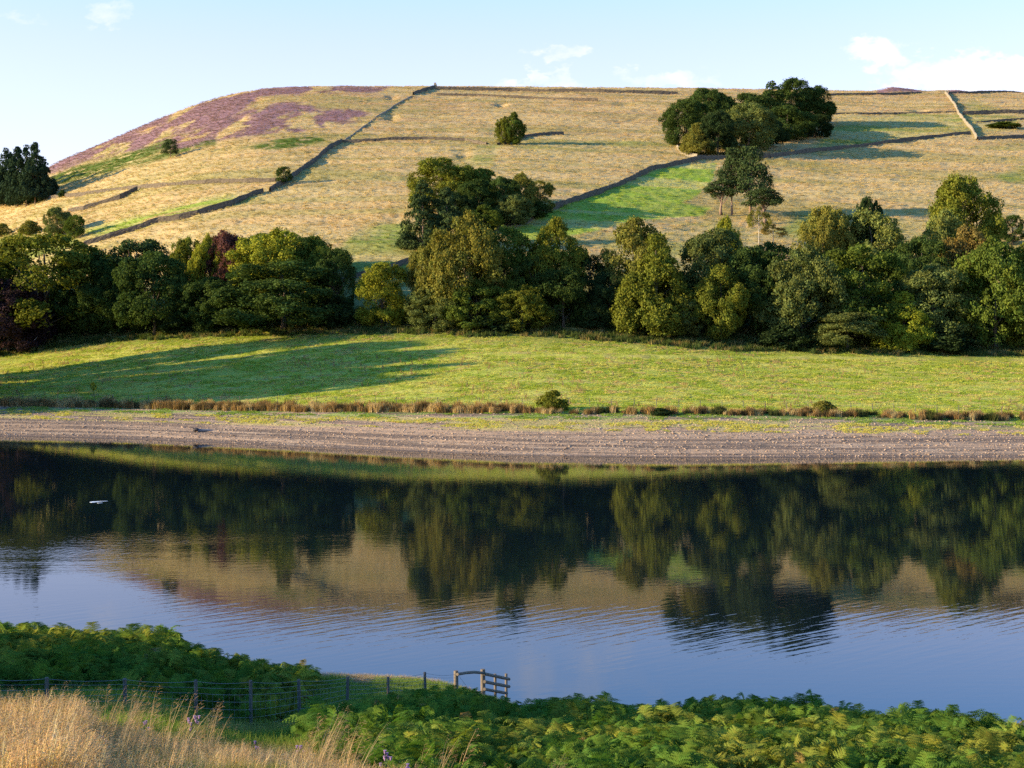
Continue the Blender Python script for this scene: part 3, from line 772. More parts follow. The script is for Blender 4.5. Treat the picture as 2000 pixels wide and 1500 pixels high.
# kind, column, base row, top row, crown width (px), colour, group, label
T = [
 # left treeline
 ('layer0', 15, 690, 545, 170, 'purple', 'L', 'low blackish purple tree at the left edge, front of the treeline'),
 ('open0', 88, 668, 452, 270, 'oak', 'L', 'large olive oak with gaps between its limbs, biggest crown at the far left'),
 ('dome1', 10, 640, 488, 150, 'yel', 'L', 'yellow-tipped tree at the left edge behind the blackish purple one'),
 ('dome2', 172, 650, 492, 140, 'dark', 'L', 'dark rounded tree just to the right of the large open oak'),
 ('tall0', 215, 655, 520, 110, 'dark', 'L', 'narrow dark tree between the open oak and the flat-topped pine'),
 ('pine2', 268, 622, 466, 170, 'pine', 'L', 'flat-topped pine showing daylight between its dark tiers, left treeline'),
 ('dome3', 300, 655, 488, 150, 'dark', 'L', 'dark round tree in front of the flat-topped pine'),
 ('open1', 240, 640, 540, 110, 'mid', 'L', 'small loose tree under the flat-topped pine'),
 ('dome0', 367, 615, 459, 88, 'oak', 'L', 'small round olive-topped tree left of the yellow-topped one'),
 ('tall1', 408, 615, 452, 78, 'yel', 'L', 'small yellow-topped tree left of the coppery beech'),
 ('dome4', 447, 612, 446, 96, 'copper', 'L', 'coppery brown beech, the only reddish crown in the treeline'),
 ('dome2', 405, 648, 540, 110, 'dark', 'L', 'dark tree standing below the coppery beech'),
 ('dome1', 540, 620, 444, 180, 'yel', 'L', 'broad tree with a sunlit yellow-green dome right of the coppery beech'),
 ('tall2', 612, 615, 455, 110, 'mid', 'L', 'dark tree on the right shoulder of the sunlit yellow-green dome'),
 ('open1', 652, 625, 482, 90, 'dark', 'L', 'rightmost dark tree of the left treeline, before the gap'),
 ('layer1', 553, 648, 508, 250, 'dark', 'L', 'huge low-skirted shaded tree in front of the sunlit yellow-green dome'),
 ('dome3', 460, 640, 540, 110, 'deep', 'L', 'near-black tree left of the huge low-skirted tree'),
 ('shrub0', 350, 650, 600, 80, 'deep', 'L', 'dark low thicket under the dark round tree, left treeline'),
 ('shrub1', 648, 640, 575, 90, 'deep', 'L', 'dark low thicket at the right end of the left treeline'),
 ('tall1', 60, 650, 560, 90, 'mid', 'L', 'slim tree under the large open oak'),
 ('dome0', 135, 645, 570, 100, 'dark', 'L', 'shaded undergrowth tree right below the large open oak'),
 ('dome2', 520, 552, 456, 120, 'mid', 'L', 'tree mostly hidden behind the sunlit yellow-green dome'),
 ('dome4', 592, 540, 460, 115, 'dark', 'L', 'tree hidden behind the right shoulder of the sunlit dome'),
 ('dome0', 628, 556, 478, 95, 'dark', 'L', 'dark tree behind the rightmost tree of the left treeline'),
 ('dome3', 455, 545, 462, 110, 'dark', 'L', 'tree hidden behind the coppery beech'),
 # middle treeline
 ('dome0', 746, 640, 509, 112, 'yel', 'M', 'small yellow-topped round tree alone in the gap between left and middle treelines'),
 ('dome4', 836, 632, 478, 92, 'olive', 'M', 'pale olive tree at the left end of the middle treeline'),
 ('tall1', 908, 638, 408, 160, 'olive', 'M', 'tallest olive tree of the middle treeline'),
 ('dome3', 985, 625, 440, 125, 'mid', 'M', 'green tree right of the tallest olive tree'),
 ('tall0', 1085, 622, 423, 125, 'oak', 'M', 'tree with a sunlit pointed top at the right of the middle treeline'),
 ('open0', 1045, 630, 500, 110, 'dark', 'M', 'dark open tree with visible limbs below the sunlit pointed top'),
 ('open1', 1152, 622, 496, 90, 'deep', 'M', 'dark lacy tree at the right end of the middle treeline'),
 ('dome2', 850, 645, 560, 110, 'grey', 'M', 'grey-green low tree in front of the pale olive tree'),
 ('layer0', 930, 646, 545, 130, 'mid', 'M', 'shaded tree under the tallest olive tree'),
 ('dome1', 1020, 648, 555, 110, 'oak', 'M', 'low tree with a bright sunlit patch, front of the middle treeline'),
 ('dome4', 1100, 640, 520, 120, 'dark', 'M', 'dark tree in front of the one with the sunlit pointed top'),
 ('shrub0', 975, 648, 605, 90, 'deep', 'M', 'dark low thicket in the middle of the middle treeline'),
 ('shrub1', 1165, 640, 585, 80, 'deep', 'M', 'dark low thicket filling the gap before the right treeline'),
 # right treeline
 ('tall2', 1242, 620, 417, 150, 'olive', 'R', 'spiky-topped olive tree at the left end of the right treeline, behind'),
 ('cone0', 1280, 655, 446, 180, 'oak', 'R', 'big olive-yellow cone-shaped tree sweeping down to the meadow'),
 ('dome2', 1395, 630, 446, 150, 'grey', 'R', 'grey-green broad tree right of the cone-shaped one'),
 ('dome0', 1420, 600, 418, 62, 'yel', 'R', 'little yellow-green top just below the pine trunks'),
 ('dome1', 1335, 658, 570, 100, 'grey', 'R', 'low blue-green tree at the right foot of the cone-shaped tree'),
 ('tall0', 1408, 668, 515, 115, 'oak', 'R', 'front tree with yellowish clumps hanging to the grass'),
 ('dome3', 1478, 655, 478, 140, 'dark', 'R', 'dark recessed tree right of the front tree with yellowish clumps'),
 ('tall1', 1565, 672, 474, 160, 'grey', 'R', 'large ragged green tree whose left side catches the sun, centre of the right treeline'),
 ('dome4', 1608, 585, 397, 115, 'olive', 'R', 'dark olive round top above the large ragged tree'),
 ('dome0', 1693, 580, 379, 72, 'deep', 'R', 'small blackish top peeping over the sunlit round tree'),
 ('dome1', 1700, 590, 404, 150, 'light', 'R', 'sunlit light green round tree under the small blackish top'),
 ('layer1', 1685, 665, 476, 190, 'mid', 'R', 'wide tiered green tree below the sunlit light green one'),
 ('layer0', 1655, 684, 600, 150, 'grey', 'R', 'low wide tree with greyish sprays touching the meadow'),
 ('cone1', 1765, 684, 566, 130, 'bright', 'R', 'brightest yellow-green low tree at the front of the right treeline'),
 ('layer1', 1822, 675, 512, 150, 'grey', 'R', 'grey-green layered dome behind the brightest yellow-green tree'),
 ('dome3', 1800, 620, 458, 120, 'dark', 'R', 'dark rounded tree above the grey-green layered dome'),
 ('tall2', 1845, 590, 403, 110, 'light', 'R', 'pale green tree left below the tall two-toned tree'),
 ('dome4', 1884, 540, 337, 138, 'oak', 'R', 'tall two-toned tree standing highest above the right treeline'),
 ('dome0', 1885, 620, 436, 110, 'rust', 'R', 'yellow-brown tree under the tall two-toned tree'),
 ('tall1', 1945, 684, 458, 170, 'mid', 'R', 'big tree at the right edge reaching down to the meadow'),
 ('dome2', 2010, 680, 470, 130, 'oak', 'R', 'tree cut by the right edge of the picture'),
 ('open1', 1945, 478, 418, 46, 'dark', 'R', 'small umbrella-shaped tree on the slope behind the right treeline'),
 ('open0', 1978, 480, 419, 50, 'dark', 'R', 'small flat tree at the right edge behind the treeline'),
 ('dome1', 1510, 600, 470, 120, 'dark', 'R', 'dark tree behind the bare-stemmed birch'),
 ('shrub0', 1530, 682, 630, 90, 'deep', 'R', 'dark low thicket left of the low wide tree with greyish sprays'),
 ('shrub1', 1850, 688, 640, 110, 'deep', 'R', 'dark low thicket between the brightest tree and the right-edge tree'),
 ('dome3', 1190, 640, 530, 80, 'deep', 'R', 'dark tree behind the left foot of the cone-shaped tree'),
 ('dome2', 2110, 690, 450, 180, 'mid', 'R', 'tree just beyond the right edge'),
 ('tall0', -90, 690, 440, 200, 'dark', 'L', 'tree just beyond the left edge'),
 ('dome3', -230, 690, 420, 220, 'mid', 'L', 'second tree beyond the left edge'),
 ('dome1', -390, 690, 420, 220, 'mid', 'L', 'third tree beyond the left edge'),
 ('tall2', -160, 640, 420, 200, 'mid', 'L', 'fourth tree beyond the left edge'),
 # clump in the middle of the hillside
 ('dome0', 862, 410, 305, 140, 'oak', 'C', 'round yellow-edged tree topping the hillside clump on its left'),
 ('fir0', 826, 492, 352, 92, 'pine', 'C', 'dark layered conifer at the left foot of the hillside clump'),
 ('fir1', 872, 492, 366, 84, 'pine', 'C', 'second conifer of the clump, right beside the left-foot one'),
 ('dome3', 934, 405, 327, 82, 'mid', 'C', 'second highest crown of the hillside clump'),
 ('dome2', 930, 440, 350, 92, 'dark', 'C', 'dark round tree in the heart of the hillside clump'),
 ('dome4', 985, 430, 342, 72, 'dark', 'C', 'bluish dark tree right of the heart of the clump'),
 ('tall1', 1018, 425, 333, 62, 'olive', 'C', 'slender thin-leaved tree of the hillside clump'),
 ('open1', 1055, 415, 352, 66, 'olive', 'C', 'thin-leaved tree at the right end of the hillside clump by the wall'),
 ('dome1', 1003, 442, 377, 84, 'grey', 'C', 'grey-green front tree of the hillside clump'),
 ('tall0', 945, 455, 400, 74, 'mid', 'C', 'lower front tree between conifers and grey-green tree of the clump'),
 ('shrub0', 1045, 425, 392, 60, 'dark', 'C', 'bushy growth at the right foot of the hillside clump'),
 ('dome4', 890, 450, 372, 80, 'deep', 'C', 'near-black tree behind the two conifers of the clump'),
 # walled copse
 ('dome2', 1340, 285, 190, 92, 'dark', 'K', 'leftmost tree of the skyline copse, olive green'),
 ('dome4', 1378, 258, 168, 88, 'dark', 'K', 'domed tree breaking the skyline at the left of the copse'),
 ('cone1', 1362, 304, 238, 76, 'olive', 'K', 'low olive tree in front at the left corner of the copse'),
 ('tall0', 1420, 262, 186, 72, 'dark', 'K', 'tree in the dip between the two humps of the copse'),
 ('dome1', 1462, 298, 196, 116, 'grey', 'K', 'sunlit grey-green round tree at the front of the copse'),
 ('fir0', 1508, 252, 158, 74, 'dark', 'K', 'pointed conifer-like top left of the copse summit'),
 ('dome3', 1556, 246, 151, 92, 'dark', 'K', 'highest tree of the copse'),
 ('tall2', 1597, 242, 164, 74, 'dark', 'K', 'rightmost tree of the copse on the skyline'),
 ('dome0', 1538, 276, 205, 112, 'dark', 'K', 'shaded broad tree at the front right of the copse'),
 ('dome2', 1592, 268, 222, 76, 'deep', 'K', 'darkest low tree at the right corner of the copse'),
 ('dome4', 1402, 304, 214, 74, 'deep', 'K', 'shaded tree between the left corner and the sunlit front tree of the copse'),
 ('tall1', 1500, 290, 222, 74, 'deep', 'K', 'shadowed tree just right of the sunlit grey-green tree of the copse'),
 ('dome2', 1468, 262, 180, 98, 'dark', 'K', 'dark tree filling the middle of the copse behind the sunlit grey-green one'),
 # pines
 ('pine2', 1408, 419, 350, 84, 'pine', 'P', 'leaning flat-topped pine, leftmost of the pine group'),
 ('pine0', 1429, 419, 289, 84, 'pine', 'P', 'slim straight-stemmed pine second in the pine group'),
 ('pine1', 1465, 424, 286, 118, 'pine', 'P', 'biggest and bushiest pine of the pine group'),
 ('pine2', 1494, 436, 368, 100, 'pine', 'P', 'low pine leaning right, rightmost of the pine group'),
 ('sparse0', 1482, 478, 402, 52, 'olive', 'P', 'pale-stemmed almost leafless birch below the pines'),
 ('sparse0', 1510, 478, 438, 54, 'rust', 'P', 'half-dead twiggy tree right of the pale-stemmed birch'),
 # scattered on the slope
 ('dome1', 985, 283, 226, 36, 'oak', 'S', 'left and smaller half of the lone pair on the open upper slope'),
 ('tall0', 1004, 283, 218, 46, 'mid', 'S', 'lone rounded-pyramid tree on the open upper slope by the wall'),
 ('pine3', 333, 309, 272, 40, 'pine', 'S', 'single small pine on the bracken slope below the heather'),
 ('dome0', 112, 462, 403, 56, 'grey', 'S', 'largest of the three small trees on the lower left slope'),
 ('dome3', 146, 466, 418, 38, 'mid', 'S', 'tree touching the right side of the largest lower-left-slope tree'),
 ('shrub1', 59, 460, 431, 44, 'olive', 'S', 'low round bush left of the lower-left-slope trees'),
 ('shrub0', 4, 462, 436, 36, 'olive', 'S', 'bush cut by the left edge on the lower slope'),
 ('open0', 554, 360, 325, 34, 'dark', 'S', 'small thorn tree beside the corner of the stone walls'),
 ('shrub0', 74, 394, 378, 22, 'dark', 'S', 'small dark bush beside the firs'),
 ('shrub1', 122, 386, 371, 16, 'dark', 'S', 'tiny bush on the far left wall'),
 ('shrub1', 1960, 250, 238, 60, 'mid', 'S', 'flat green bush mound in the far right field'),
 # firs
 ('fir0', 12, 404, 289, 59, 'fir', 'F', 'fir at the left edge, partly cut by the frame'),
 ('fir1', 34, 404, 286, 59, 'fir', 'F', 'second fir from the left edge'),
 ('fir0', 52, 402, 283, 56, 'fir', 'F', 'third fir from the left edge'),
 ('fir1', 69, 398, 278, 62, 'fir', 'F', 'tallest fir of the left-edge stand'),
 ('fir0', 83, 392, 306, 54, 'fir', 'F', 'rightmost fir of the left-edge stand'),
 ('fir1', -14, 408, 290, 67, 'fir', 'F', 'fir just outside the left edge'),
 ('fir0', -45, 412, 300, 75, 'fir', 'F', 'second fir outside the left edge'),
 ('fir1', 22, 398, 300, 67, 'fir', 'F', 'fir filling the gap behind the first two of the left-edge stand'),
 ('fir0', 60, 394, 310, 62, 'fir', 'F', 'fir half hidden behind the third one of the left-edge stand'),
]
for (key, px, by, ty, wp, colr, grp, lab) in T:
    x, D, z = at(px, by)
    H_ = (by - ty) * D / F
    W_ = wp * D / F
    H_ *= {'dome': 1.0, 'shrub': 1.0}.get(key.rstrip('0123456789'), 1.0)
    place_tree(key, x, D, z, H_ * 1.012, W_ * (1.02 if key[:4] in ('dome', 'tall', 'cone', 'laye') else 1.0), colr, lab, GROUPS[grp], 'bush' if key[:5] == 'shrub' else 'tree')

# bushes and sapling on the bank
for (key, px, by, ty, wp, colr, lab) in (('shrub0', 1080, 803, 762, 56, 'oak', 'round green willow bush standing alone on the lake bank'),
                                         ('shrub1', 1608, 808, 782, 50, 'olive', 'low olive bush in the rushes on the right part of the bank'),
                                         ('shrub0', 1290, 812, 797, 40, 'deep', 'flat dark bramble bush on the bank between the two rounder bushes')):
    x, D, z = at(px, by)
    place_tree(key, x, D, z, (by - ty) * D / F, wp * D / F, colr, lab, 'bushes on the lake bank', 'bush')
x, D, z = at(183, 770)
place_tree('sapling0', x, D, z, 24 * D / F, 14 * D / F, (.30, .30, .03), 'thin yellow-green sapling in front of the shaded meadow', None, 'sapling')

# trees of the near shore beyond the left edge: their long shade crosses the fern bank
NEARL = (('wide tree on the near bank beyond the left edge, closest to the water', -41, 52, 5.5, 5, 'dome0'), ('tall tree on the near bank beyond the left edge', -43, 48, 8.0, 9, 'tall1'),
         ('round tree on the near bank beyond the left edge, behind the tall one', -40, 43, 15, 9, 'dome2'), ('low tree on the near bank beyond the left edge, lowest of its row', -42, 37.5, 14.5, 8, 'dome3'),
         ('second tall tree on the near bank beyond the left edge', -44, 32, 11.5, 8, 'tall0'))
for lab, x, y, h_, w_, key in NEARL:
    place_tree(key, x, y, float(near_z(x, y)), h_, w_, 'mid', lab, GROUPS['N'])
MEADL = ((-99, 231, 30, 13, 'dome1', 'tree standing nearest the bank on the meadow beyond the left edge'), (-101, 239, 33, 14, 'tall0', 'second tree up the meadow beyond the left edge'),
         (-104, 249, 35, 15, 'dome4', 'third tree up the meadow beyond the left edge'), (-109, 259, 35, 16, 'dome2', 'fourth tree up the meadow beyond the left edge'), (-123, 234, 36, 16, 'tall1', 'tall tree behind the meadow-edge row beyond the left edge'),
         (-127, 247, 37, 16, 'dome0', 'large tree behind the meadow-edge row beyond the left edge'), (-115, 272, 33, 15, 'dome3', 'uppermost tree of the meadow-edge row beyond the left edge'))
for x, y, h_, w_, key, lab in MEADL:
    place_tree(key, x, y, gz(x, y), h_, w_, 'mid', lab, 'trees on the far meadow out of frame')

# ------------------------------------------------------------------ dry-stone walls
def wall(path, label, height=1.35, mat=None, gaps=()):
    pts = []
    P3 = [at(px, py) for px, py in path]
    rg = np.random.default_rng(int(path[0][0] * 7 + path[0][1]))
    for (a, b) in zip(P3[:-1], P3[1:]):
        L_ = math.hypot(b[0] - a[0], b[1] - a[1]); n = max(2, int(L_ / .9))
        for i in range(n):
            t = i / n; pts.append((a[0] + (b[0] - a[0]) * t, a[1] + (b[1] - a[1]) * t))
    pts.append(P3[-1][:2])
    pts = np.array(pts)
    pts[:, 1] += (fbm(pts[:, 0] / 18, pts[:, 1] / 18, 2, 3) - .5) * 2.5
    n = len(pts)
    d = np.gradient(pts, axis=0); d /= np.linalg.norm(d, axis=1, keepdims=True)
    nrm_ = np.stack([-d[:, 1], d[:, 0]], 1)
    prof_ = [(-.38, -.6), (-.34, .25), (-.28, .62), (-.22, .92), (-.18, 1.0), (-.13, 1.14), (.13, 1.14), (.18, 1.0), (.22, .92), (.28, .62), (.34, .25), (.38, -.6)]
    Vs = []
    hv = height * .72 * (.62 + .72 * fbm(np.arange(n) / 7.0, np.zeros(n), 3, 9))
    base = np.array([gz(p[0], p[1]) for p in pts])
    for k, (o, hh) in enumerate(prof_):
        jo = rg.normal(size=n) * .04; jh = rg.normal(size=n) * (.07 if 1.05 < hh else .02)
        q = pts + nrm_ * (o + jo)[:, None]
        Vs.append(np.stack([q[:, 0], q[:, 1], base + hh * hv + jh], 1))
    Vs = np.stack(Vs, 1)
    m_ = len(prof_)
    me_ = np_mesh('stone_wall', Vs.reshape(-1, 3), grid_faces(n, m_))
    me_.materials.append(mat or WALLM)
    return tag(link('stone_wall', me_), label, 'stone wall', 'dry-stone walls on the hillside')


for path, lab, hh, m_ in (
    ([(851, 175), (1000, 178), (1180, 181), (1324, 185)], 'long straight dark wall just under the skyline, middle of the hill', 1.8, WALLM),
    ([(853, 186), (930, 188), (1040, 193), (1168, 197)], 'shorter wall running parallel below the skyline wall', 1.2, WALLM),
    ([(807, 186), (830, 178), (851, 172)], 'short wall climbing to the cairn-like wall head on the skyline', 1.8, WALLM),
    ([(671, 276), (700, 256), (735, 229), (770, 207), (805, 188)], 'faint sunlit pale wall slanting up the hill to the skyline', .55, WALL_LIT),
    ([(527, 375), (567, 351), (595, 330), (623, 308), (645, 290), (668, 279)], 'dark wall stepping down from the long level wall past the thorn tree', 1.7, WALLM),
    ([(668, 279), (740, 276), (830, 274), (909, 276), (951, 283)], 'long level wall across mid hill left of the lone tree', 1.3, WALLM),
    ([(972, 284), (1000, 276), (1028, 269), (1065, 264), (1101, 263)], 'wall passing behind the lone tree', 1.2, WALLM),
    ([(164, 480), (215, 466), (262, 451), (308, 436), (350, 428), (385, 420), (451, 402), (485, 386), (513, 375)], 'long dark wall rising from the lower left towards the thorn tree', 1.75, WALLM),
    ([(135, 414), (165, 409), (196, 399), (235, 387), (269, 370)], 'short dark wall climbing to the level field wall at the left', 1.5, WALLM),
    ([(84, 391), (135, 385), (189, 378), (231, 371), (269, 367), (315, 364), (400, 359), (480, 356), (539, 354)], 'nearly level field wall above the green-streaked field at the left', 1.3, WALLM),
    ([(1021, 438), (1045, 424), (1080, 410), (1120, 395), (1168, 378), (1224, 357), (1280, 330), (1330, 320), (1370, 313), (1415, 311), (1503, 308)], 'dark wall along the top edge of the bright green field', 1.7, WALLM),
    ([(1503, 308), (1570, 300), (1650, 291), (1705, 284), (1755, 278), (1820, 270), (1895, 263)], 'brown wall running right from the pines under the copse', 1.5, WALLM),
    ([(1323, 289), (1330, 297), (1342, 305), (1363, 308)], 'pale curved bit of wall at the left corner of the copse', 1.2, WALL_LIT),
    ([(1846, 183), (1858, 197), (1867, 212), (1874, 226), (1884, 238), (1895, 250), (1909, 274)], 'sunlit pale wall dropping from the skyline between the right-hand fields', 1.5, WALL_LIT),
    ([(1909, 274), (1950, 272), (2010, 268), (2080, 265)], 'wall at the right edge below the shaded field corner', 1.4, WALLM),
    ([(1881, 224), (1930, 222), (2010, 221), (2080, 220)], 'dark upper wall in the far right field', 1.7, WALLM),
    ([(1618, 187), (1700, 186), (1760, 185), (1800, 183)], 'dark wall just under the skyline right of the copse', 1.3, WALLM),
    ([(1853, 183), (1900, 183), (2010, 182), (2080, 183)], 'dark wall on the skyline at the right edge', 1.3, WALLM),
    ([(1632, 223), (1700, 223), (1790, 222), (1867, 219)], 'low broken wall on the upper edge of the shaded field right of the copse', .7, WALLM),
    ([(640, 562), (678, 550), (716, 540), (760, 527), (804, 512)], 'wall showing in the gap between left and middle treelines', 1.4, WALLM),
    ([(1905, 241), (1950, 236), (2010, 233)], 'low bank wall above the flat green mound at the right', .8, WALLM),
):
    wall(path, lab, hh, m_)
# wall head on the skyline
x, D, z = at(850, 173)
mb = MB()
for i in range(9):
    mb.box((x + random.uniform(-.1, .1), D + random.uniform(-.1, .1), z + .1 + .32 * i), (.85 - .05 * i + random.uniform(-.08, .08), .8 - .05 * i, .17), random.uniform(-.3, .3))
tag(mb.build('wall_cairn', WALL_LIT), 'small square stone pillar standing on the skyline at the wall head', 'cairn')

# ------------------------------------------------------------------ scattered growth
def scatter(name, protos, pts, rot, scl, tint, kind='stuff', label=None, cat=None):
    n = len(pts)
    coll = bpy.data.collections.new(name + '_kinds')
    for i, p in enumerate(protos):
        p.name = '%s_kind_%02d' % (name, i); coll.objects.link(p)
    me_ = bpy.data.meshes.new(name); me_.vertices.add(n)
    me_.vertices.foreach_set('co', np.asarray(pts, np.float32).ravel())
    a = me_.attributes.new('rot', 'FLOAT_VECTOR', 'POINT'); a.data.foreach_set('vector', np.asarray(rot, np.float32).ravel())
    a = me_.attributes.new('scl', 'FLOAT_VECTOR', 'POINT'); a.data.foreach_set('vector', np.asarray(scl, np.float32).ravel())
    a = me_.attributes.new('pick', 'INT', 'POINT'); a.data.foreach_set('value', RNG.integers(0, len(protos), n).astype(np.int32))
    col_attr(me_, 'tint', tint)
    ob = link(name, me_)
    ng = bpy.data.node_groups.new(name + '_scatter', 'GeometryNodeTree')
    ng.interface.new_socket('Geometry', in_out='INPUT', socket_type='NodeSocketGeometry')
    ng.interface.new_socket('Geometry', in_out='OUTPUT', socket_type='NodeSocketGeometry')
    N = ng.nodes; Lk = ng.links
    gi, go_ = N.new('NodeGroupInput'), N.new('NodeGroupOutput')
    ci = N.new('GeometryNodeCollectionInfo'); ci.inputs['Collection'].default_value = coll
    ci.inputs['Separate Children'].default_value = True; ci.inputs['Reset Children'].default_value = True
    io = N.new('GeometryNodeInstanceOnPoints'); io.inputs['Pick Instance'].default_value = True
    def na(nm, ty):
        q = N.new('GeometryNodeInputNamedAttribute'); q.data_type = ty; q.inputs[0].default_value = nm
        return q.outputs['Attribute']
    er = N.new('FunctionNodeEulerToRotation')
    Lk.new(na('rot', 'FLOAT_VECTOR'), er.inputs[0])
    Lk.new(gi.outputs[0], io.inputs['Points']); Lk.new(ci.outputs[0], io.inputs['Instance'])
    Lk.new(na('pick', 'INT'), io.inputs['Instance Index']); Lk.new(er.outputs[0], io.inputs['Rotation']); Lk.new(na('scl', 'FLOAT_VECTOR'), io.inputs['Scale'])
    Lk.new(io.outputs[0], go_.inputs[0])
    md = ob.modifiers.new('scatter', 'NODES'); md.node_group = ng
    tag(ob, label, cat, None, kind)
    return ob


def proto(me_): return bpy.data.objects.new('kind', me_)


def strips(blades, tints, mat, name):
    """blades: list of (points, half widths, side vector)"""
    Vv, Ff, Tt = [], [], []
    for (pts, ws, sd_), tn in zip(blades, tints):
        o = len(Vv)
        for p, w in zip(pts, ws):
            Vv.append((p[0] - sd_[0] * w, p[1] - sd_[1] * w, p[2])); Vv.append((p[0] + sd_[0] * w, p[1] + sd_[1] * w, p[2])); Tt += [tn, tn]
        for i in range(len(pts) - 1):
            Ff.append((o + 2 * i, o + 2 * i + 1, o + 2 * i + 3, o + 2 * i + 2))
    me_ = np_mesh(name, np.array(Vv), np.array(Ff))
    col_attr(me_, 'leaf_tint', np.array(Tt)); me_.materials.append(mat)
    return me_


def grass_clump(seed, n, rad, h, w, lean=.35, heads=0.0, headlen=.16, nseg=4, wind=.12, htint=(1.1, .95, .8)):
    rg = random.Random(seed); B, T_ = [], []
    for i in range(n):
        a, r = rg.random() * 6.28, rad * rg.random() ** .5
        x0, y0 = math.cos(a) * r, math.sin(a) * r
        hh = h * (.55 + .6 * rg.random()); ln = lean * hh * rg.random(); da = rg.random() * 6.28
        dx, dy = math.cos(da) * ln + wind * hh, math.sin(da) * ln
        sa_ = rg.random() * 3.14; sd_ = (math.cos(sa_), math.sin(sa_))
        pts = [(x0 + dx * (k / nseg) ** 1.8, y0 + dy * (k / nseg) ** 1.8, hh * (k / nseg) * (1 - .12 * (k / nseg))) for k in range(nseg + 1)]
        ws = [w * (1 - .85 * k / nseg) for k in range(nseg + 1)]
        g = .75 + .5 * rg.random()
        B.append((pts, ws, sd_)); T_.append((g * (.9 + .25 * rg.random()), g, g * .95))
        if rg.random() < heads:
            tip = pts[-1]
            m_ = 9
            for j in range(m_):
                q = j / m_; aa = rg.random() * 6.28; L_ = headlen * (.30 * (1 - q) + .08)
                bx, by, bz = tip[0] + (dx * .35) * (q - .5) * .5, tip[1] + dy * .3 * (q - .5) * .5, tip[2] - headlen * (.85 - 1.0 * q)
                ex, ey, ez = bx + math.cos(aa) * L_ + wind * .2, by + math.sin(aa) * L_, bz + L_ * rg.uniform(.1, .8) - .01
                B.append(([(bx, by, bz), ((bx + ex) / 2, (by + ey) / 2, (bz + ez) / 2 + .004), (ex, ey, ez)], [.0015, w * .75, w * .3], (-math.sin(aa), math.cos(aa))))
                T_.append(tuple(g * c for c in htint))
    return strips(B, T_, PLANT, 'grass')


def frond(seed, upright=False):
    """one bracken frond: a bare stalk rising to an arching blade with serrated side leaflets"""
    rg = random.Random(seed); Vv, Ff, Tt = [], [], []
    st = .38 + .1 * rg.random(); reach = .62 + .2 * rg.random(); top = .30 + .16 * rg.random(); droop = .18 + .25 * rg.random()
    if upright: st, reach, top, droop = .42, .30 + .1 * rg.random(), .52, .10 + .15 * rg.random()
    def rp(s):                       # blade spine, s 0..1
        return Vector((.10 + reach * s, .06 * math.sin(s * 3 + seed), st + top * math.sin(min(s * 1.35, 1.0) * 1.57) - droop * max(s - .45, 0) ** 1.4 * 1.6))
    def tri(a, b, c, t):
        o = len(Vv); Vv.extend([tuple(a), tuple(b), tuple(c)]); Ff.append((o, o + 1, o + 2)); Tt.extend([t] * 3)
    prev = Vector((0, 0, 0))
    for k in range(1, 5):
        q = rp(0) * (k / 4) ** 1.0; q.x = .10 * (k / 4) ** 2; w = Vector((0, .007, 0))
        tri(prev - w, prev + w, q + w, (1.3, .9, .6)); tri(prev - w, q + w, q - w, (1.3, .9, .6)); prev = q
    for k in range(10):
        a, b = rp(k / 10), rp((k + 1) / 10); w = Vector((0, .004, 0))
        tri(a - w, a + w, b, (1.2, 1.1, .8))
    NP = 13
    for i in range(NP):
        s = .02 + .95 * (i / (NP - 1)); p = rp(s); tan = (rp(min(s + .03, 1.02)) - rp(max(s - .03, 0))).normalized()
        L_ = .34 * (1 - s) ** .85 * (1 if i else .9) + .025
        for sg in (-1, 1):
            dr = (Vector((0, sg, 0)) + tan * .45 + Vector((0, 0, rg.uniform(-.10, .25)))).normalized()
            up = dr.cross(tan).normalized(); fw = up.cross(dr).normalized()
            if fw.dot(tan) < 0: fw = -fw
            g = rg.uniform(.8, 1.2); t = (g * rg.uniform(.9, 1.15), g, g * .9)
            m_ = max(3, int(8 * L_ / .34) + 1)
            pv = p
            for j in range(m_):
                c0 = p + dr * L_ * (j / m_) + Vector((0, 0, -.25 * L_ * (j / m_) ** 2)); c1 = p + dr * L_ * ((j + 1) / m_) + Vector((0, 0, -.25 * L_ * ((j + 1) / m_) ** 2))
                wv = L_ * .22 * (1 - j / m_) ** .7 + .006
                for s2 in (-1, 1):
                    tipp = c0.lerp(c1, .75) + fw * s2 * wv + Vector((0, 0, rg.uniform(-.012, .006)))
                    tri(c0, c1, tipp, t)
    me_ = np_mesh('frond', np.array(Vv), np.array(Ff)); col_attr(me_, 'leaf_tint', np.array(Tt)); me_.materials.append(FERN)
    return me_


def npx(x, y): return CX + F * x / y
def tints(n, base, var=.2, hue=.12, rg=RNG):
    b = np.asarray(base, float)
    if b.ndim == 1: b = np.tile(b, (n, 1))
    g = 1 + var * (rg.random(n) * 2 - 1)
    hs = 1 + hue * (rg.random(n) * 2 - 1)
    return np.stack([b[:, 0] * g * hs, b[:, 1] * g, b[:, 2] * g / hs], 1)


# --- bracken
fr = [proto(frond(i)) for i in range(6)] + [proto(frond(20 + i, True)) for i in range(4)]
n = 130000
y = 19 + 40 * RNG.random(n) ** .8; pxr = RNG.random(n) * 2500 - 250; x = (pxr - CX) / F * y
bd = n_brow_d(pxr)
# left mound behind the fence
left = (y > 44.0 + 1.2 * np.sin(pxr / 90)) & (y < bd + 3) & (pxr < 625 - (56 - y) * 6) & (y > 44 + np.clip(pxr - 480, 0, 200) * .03)
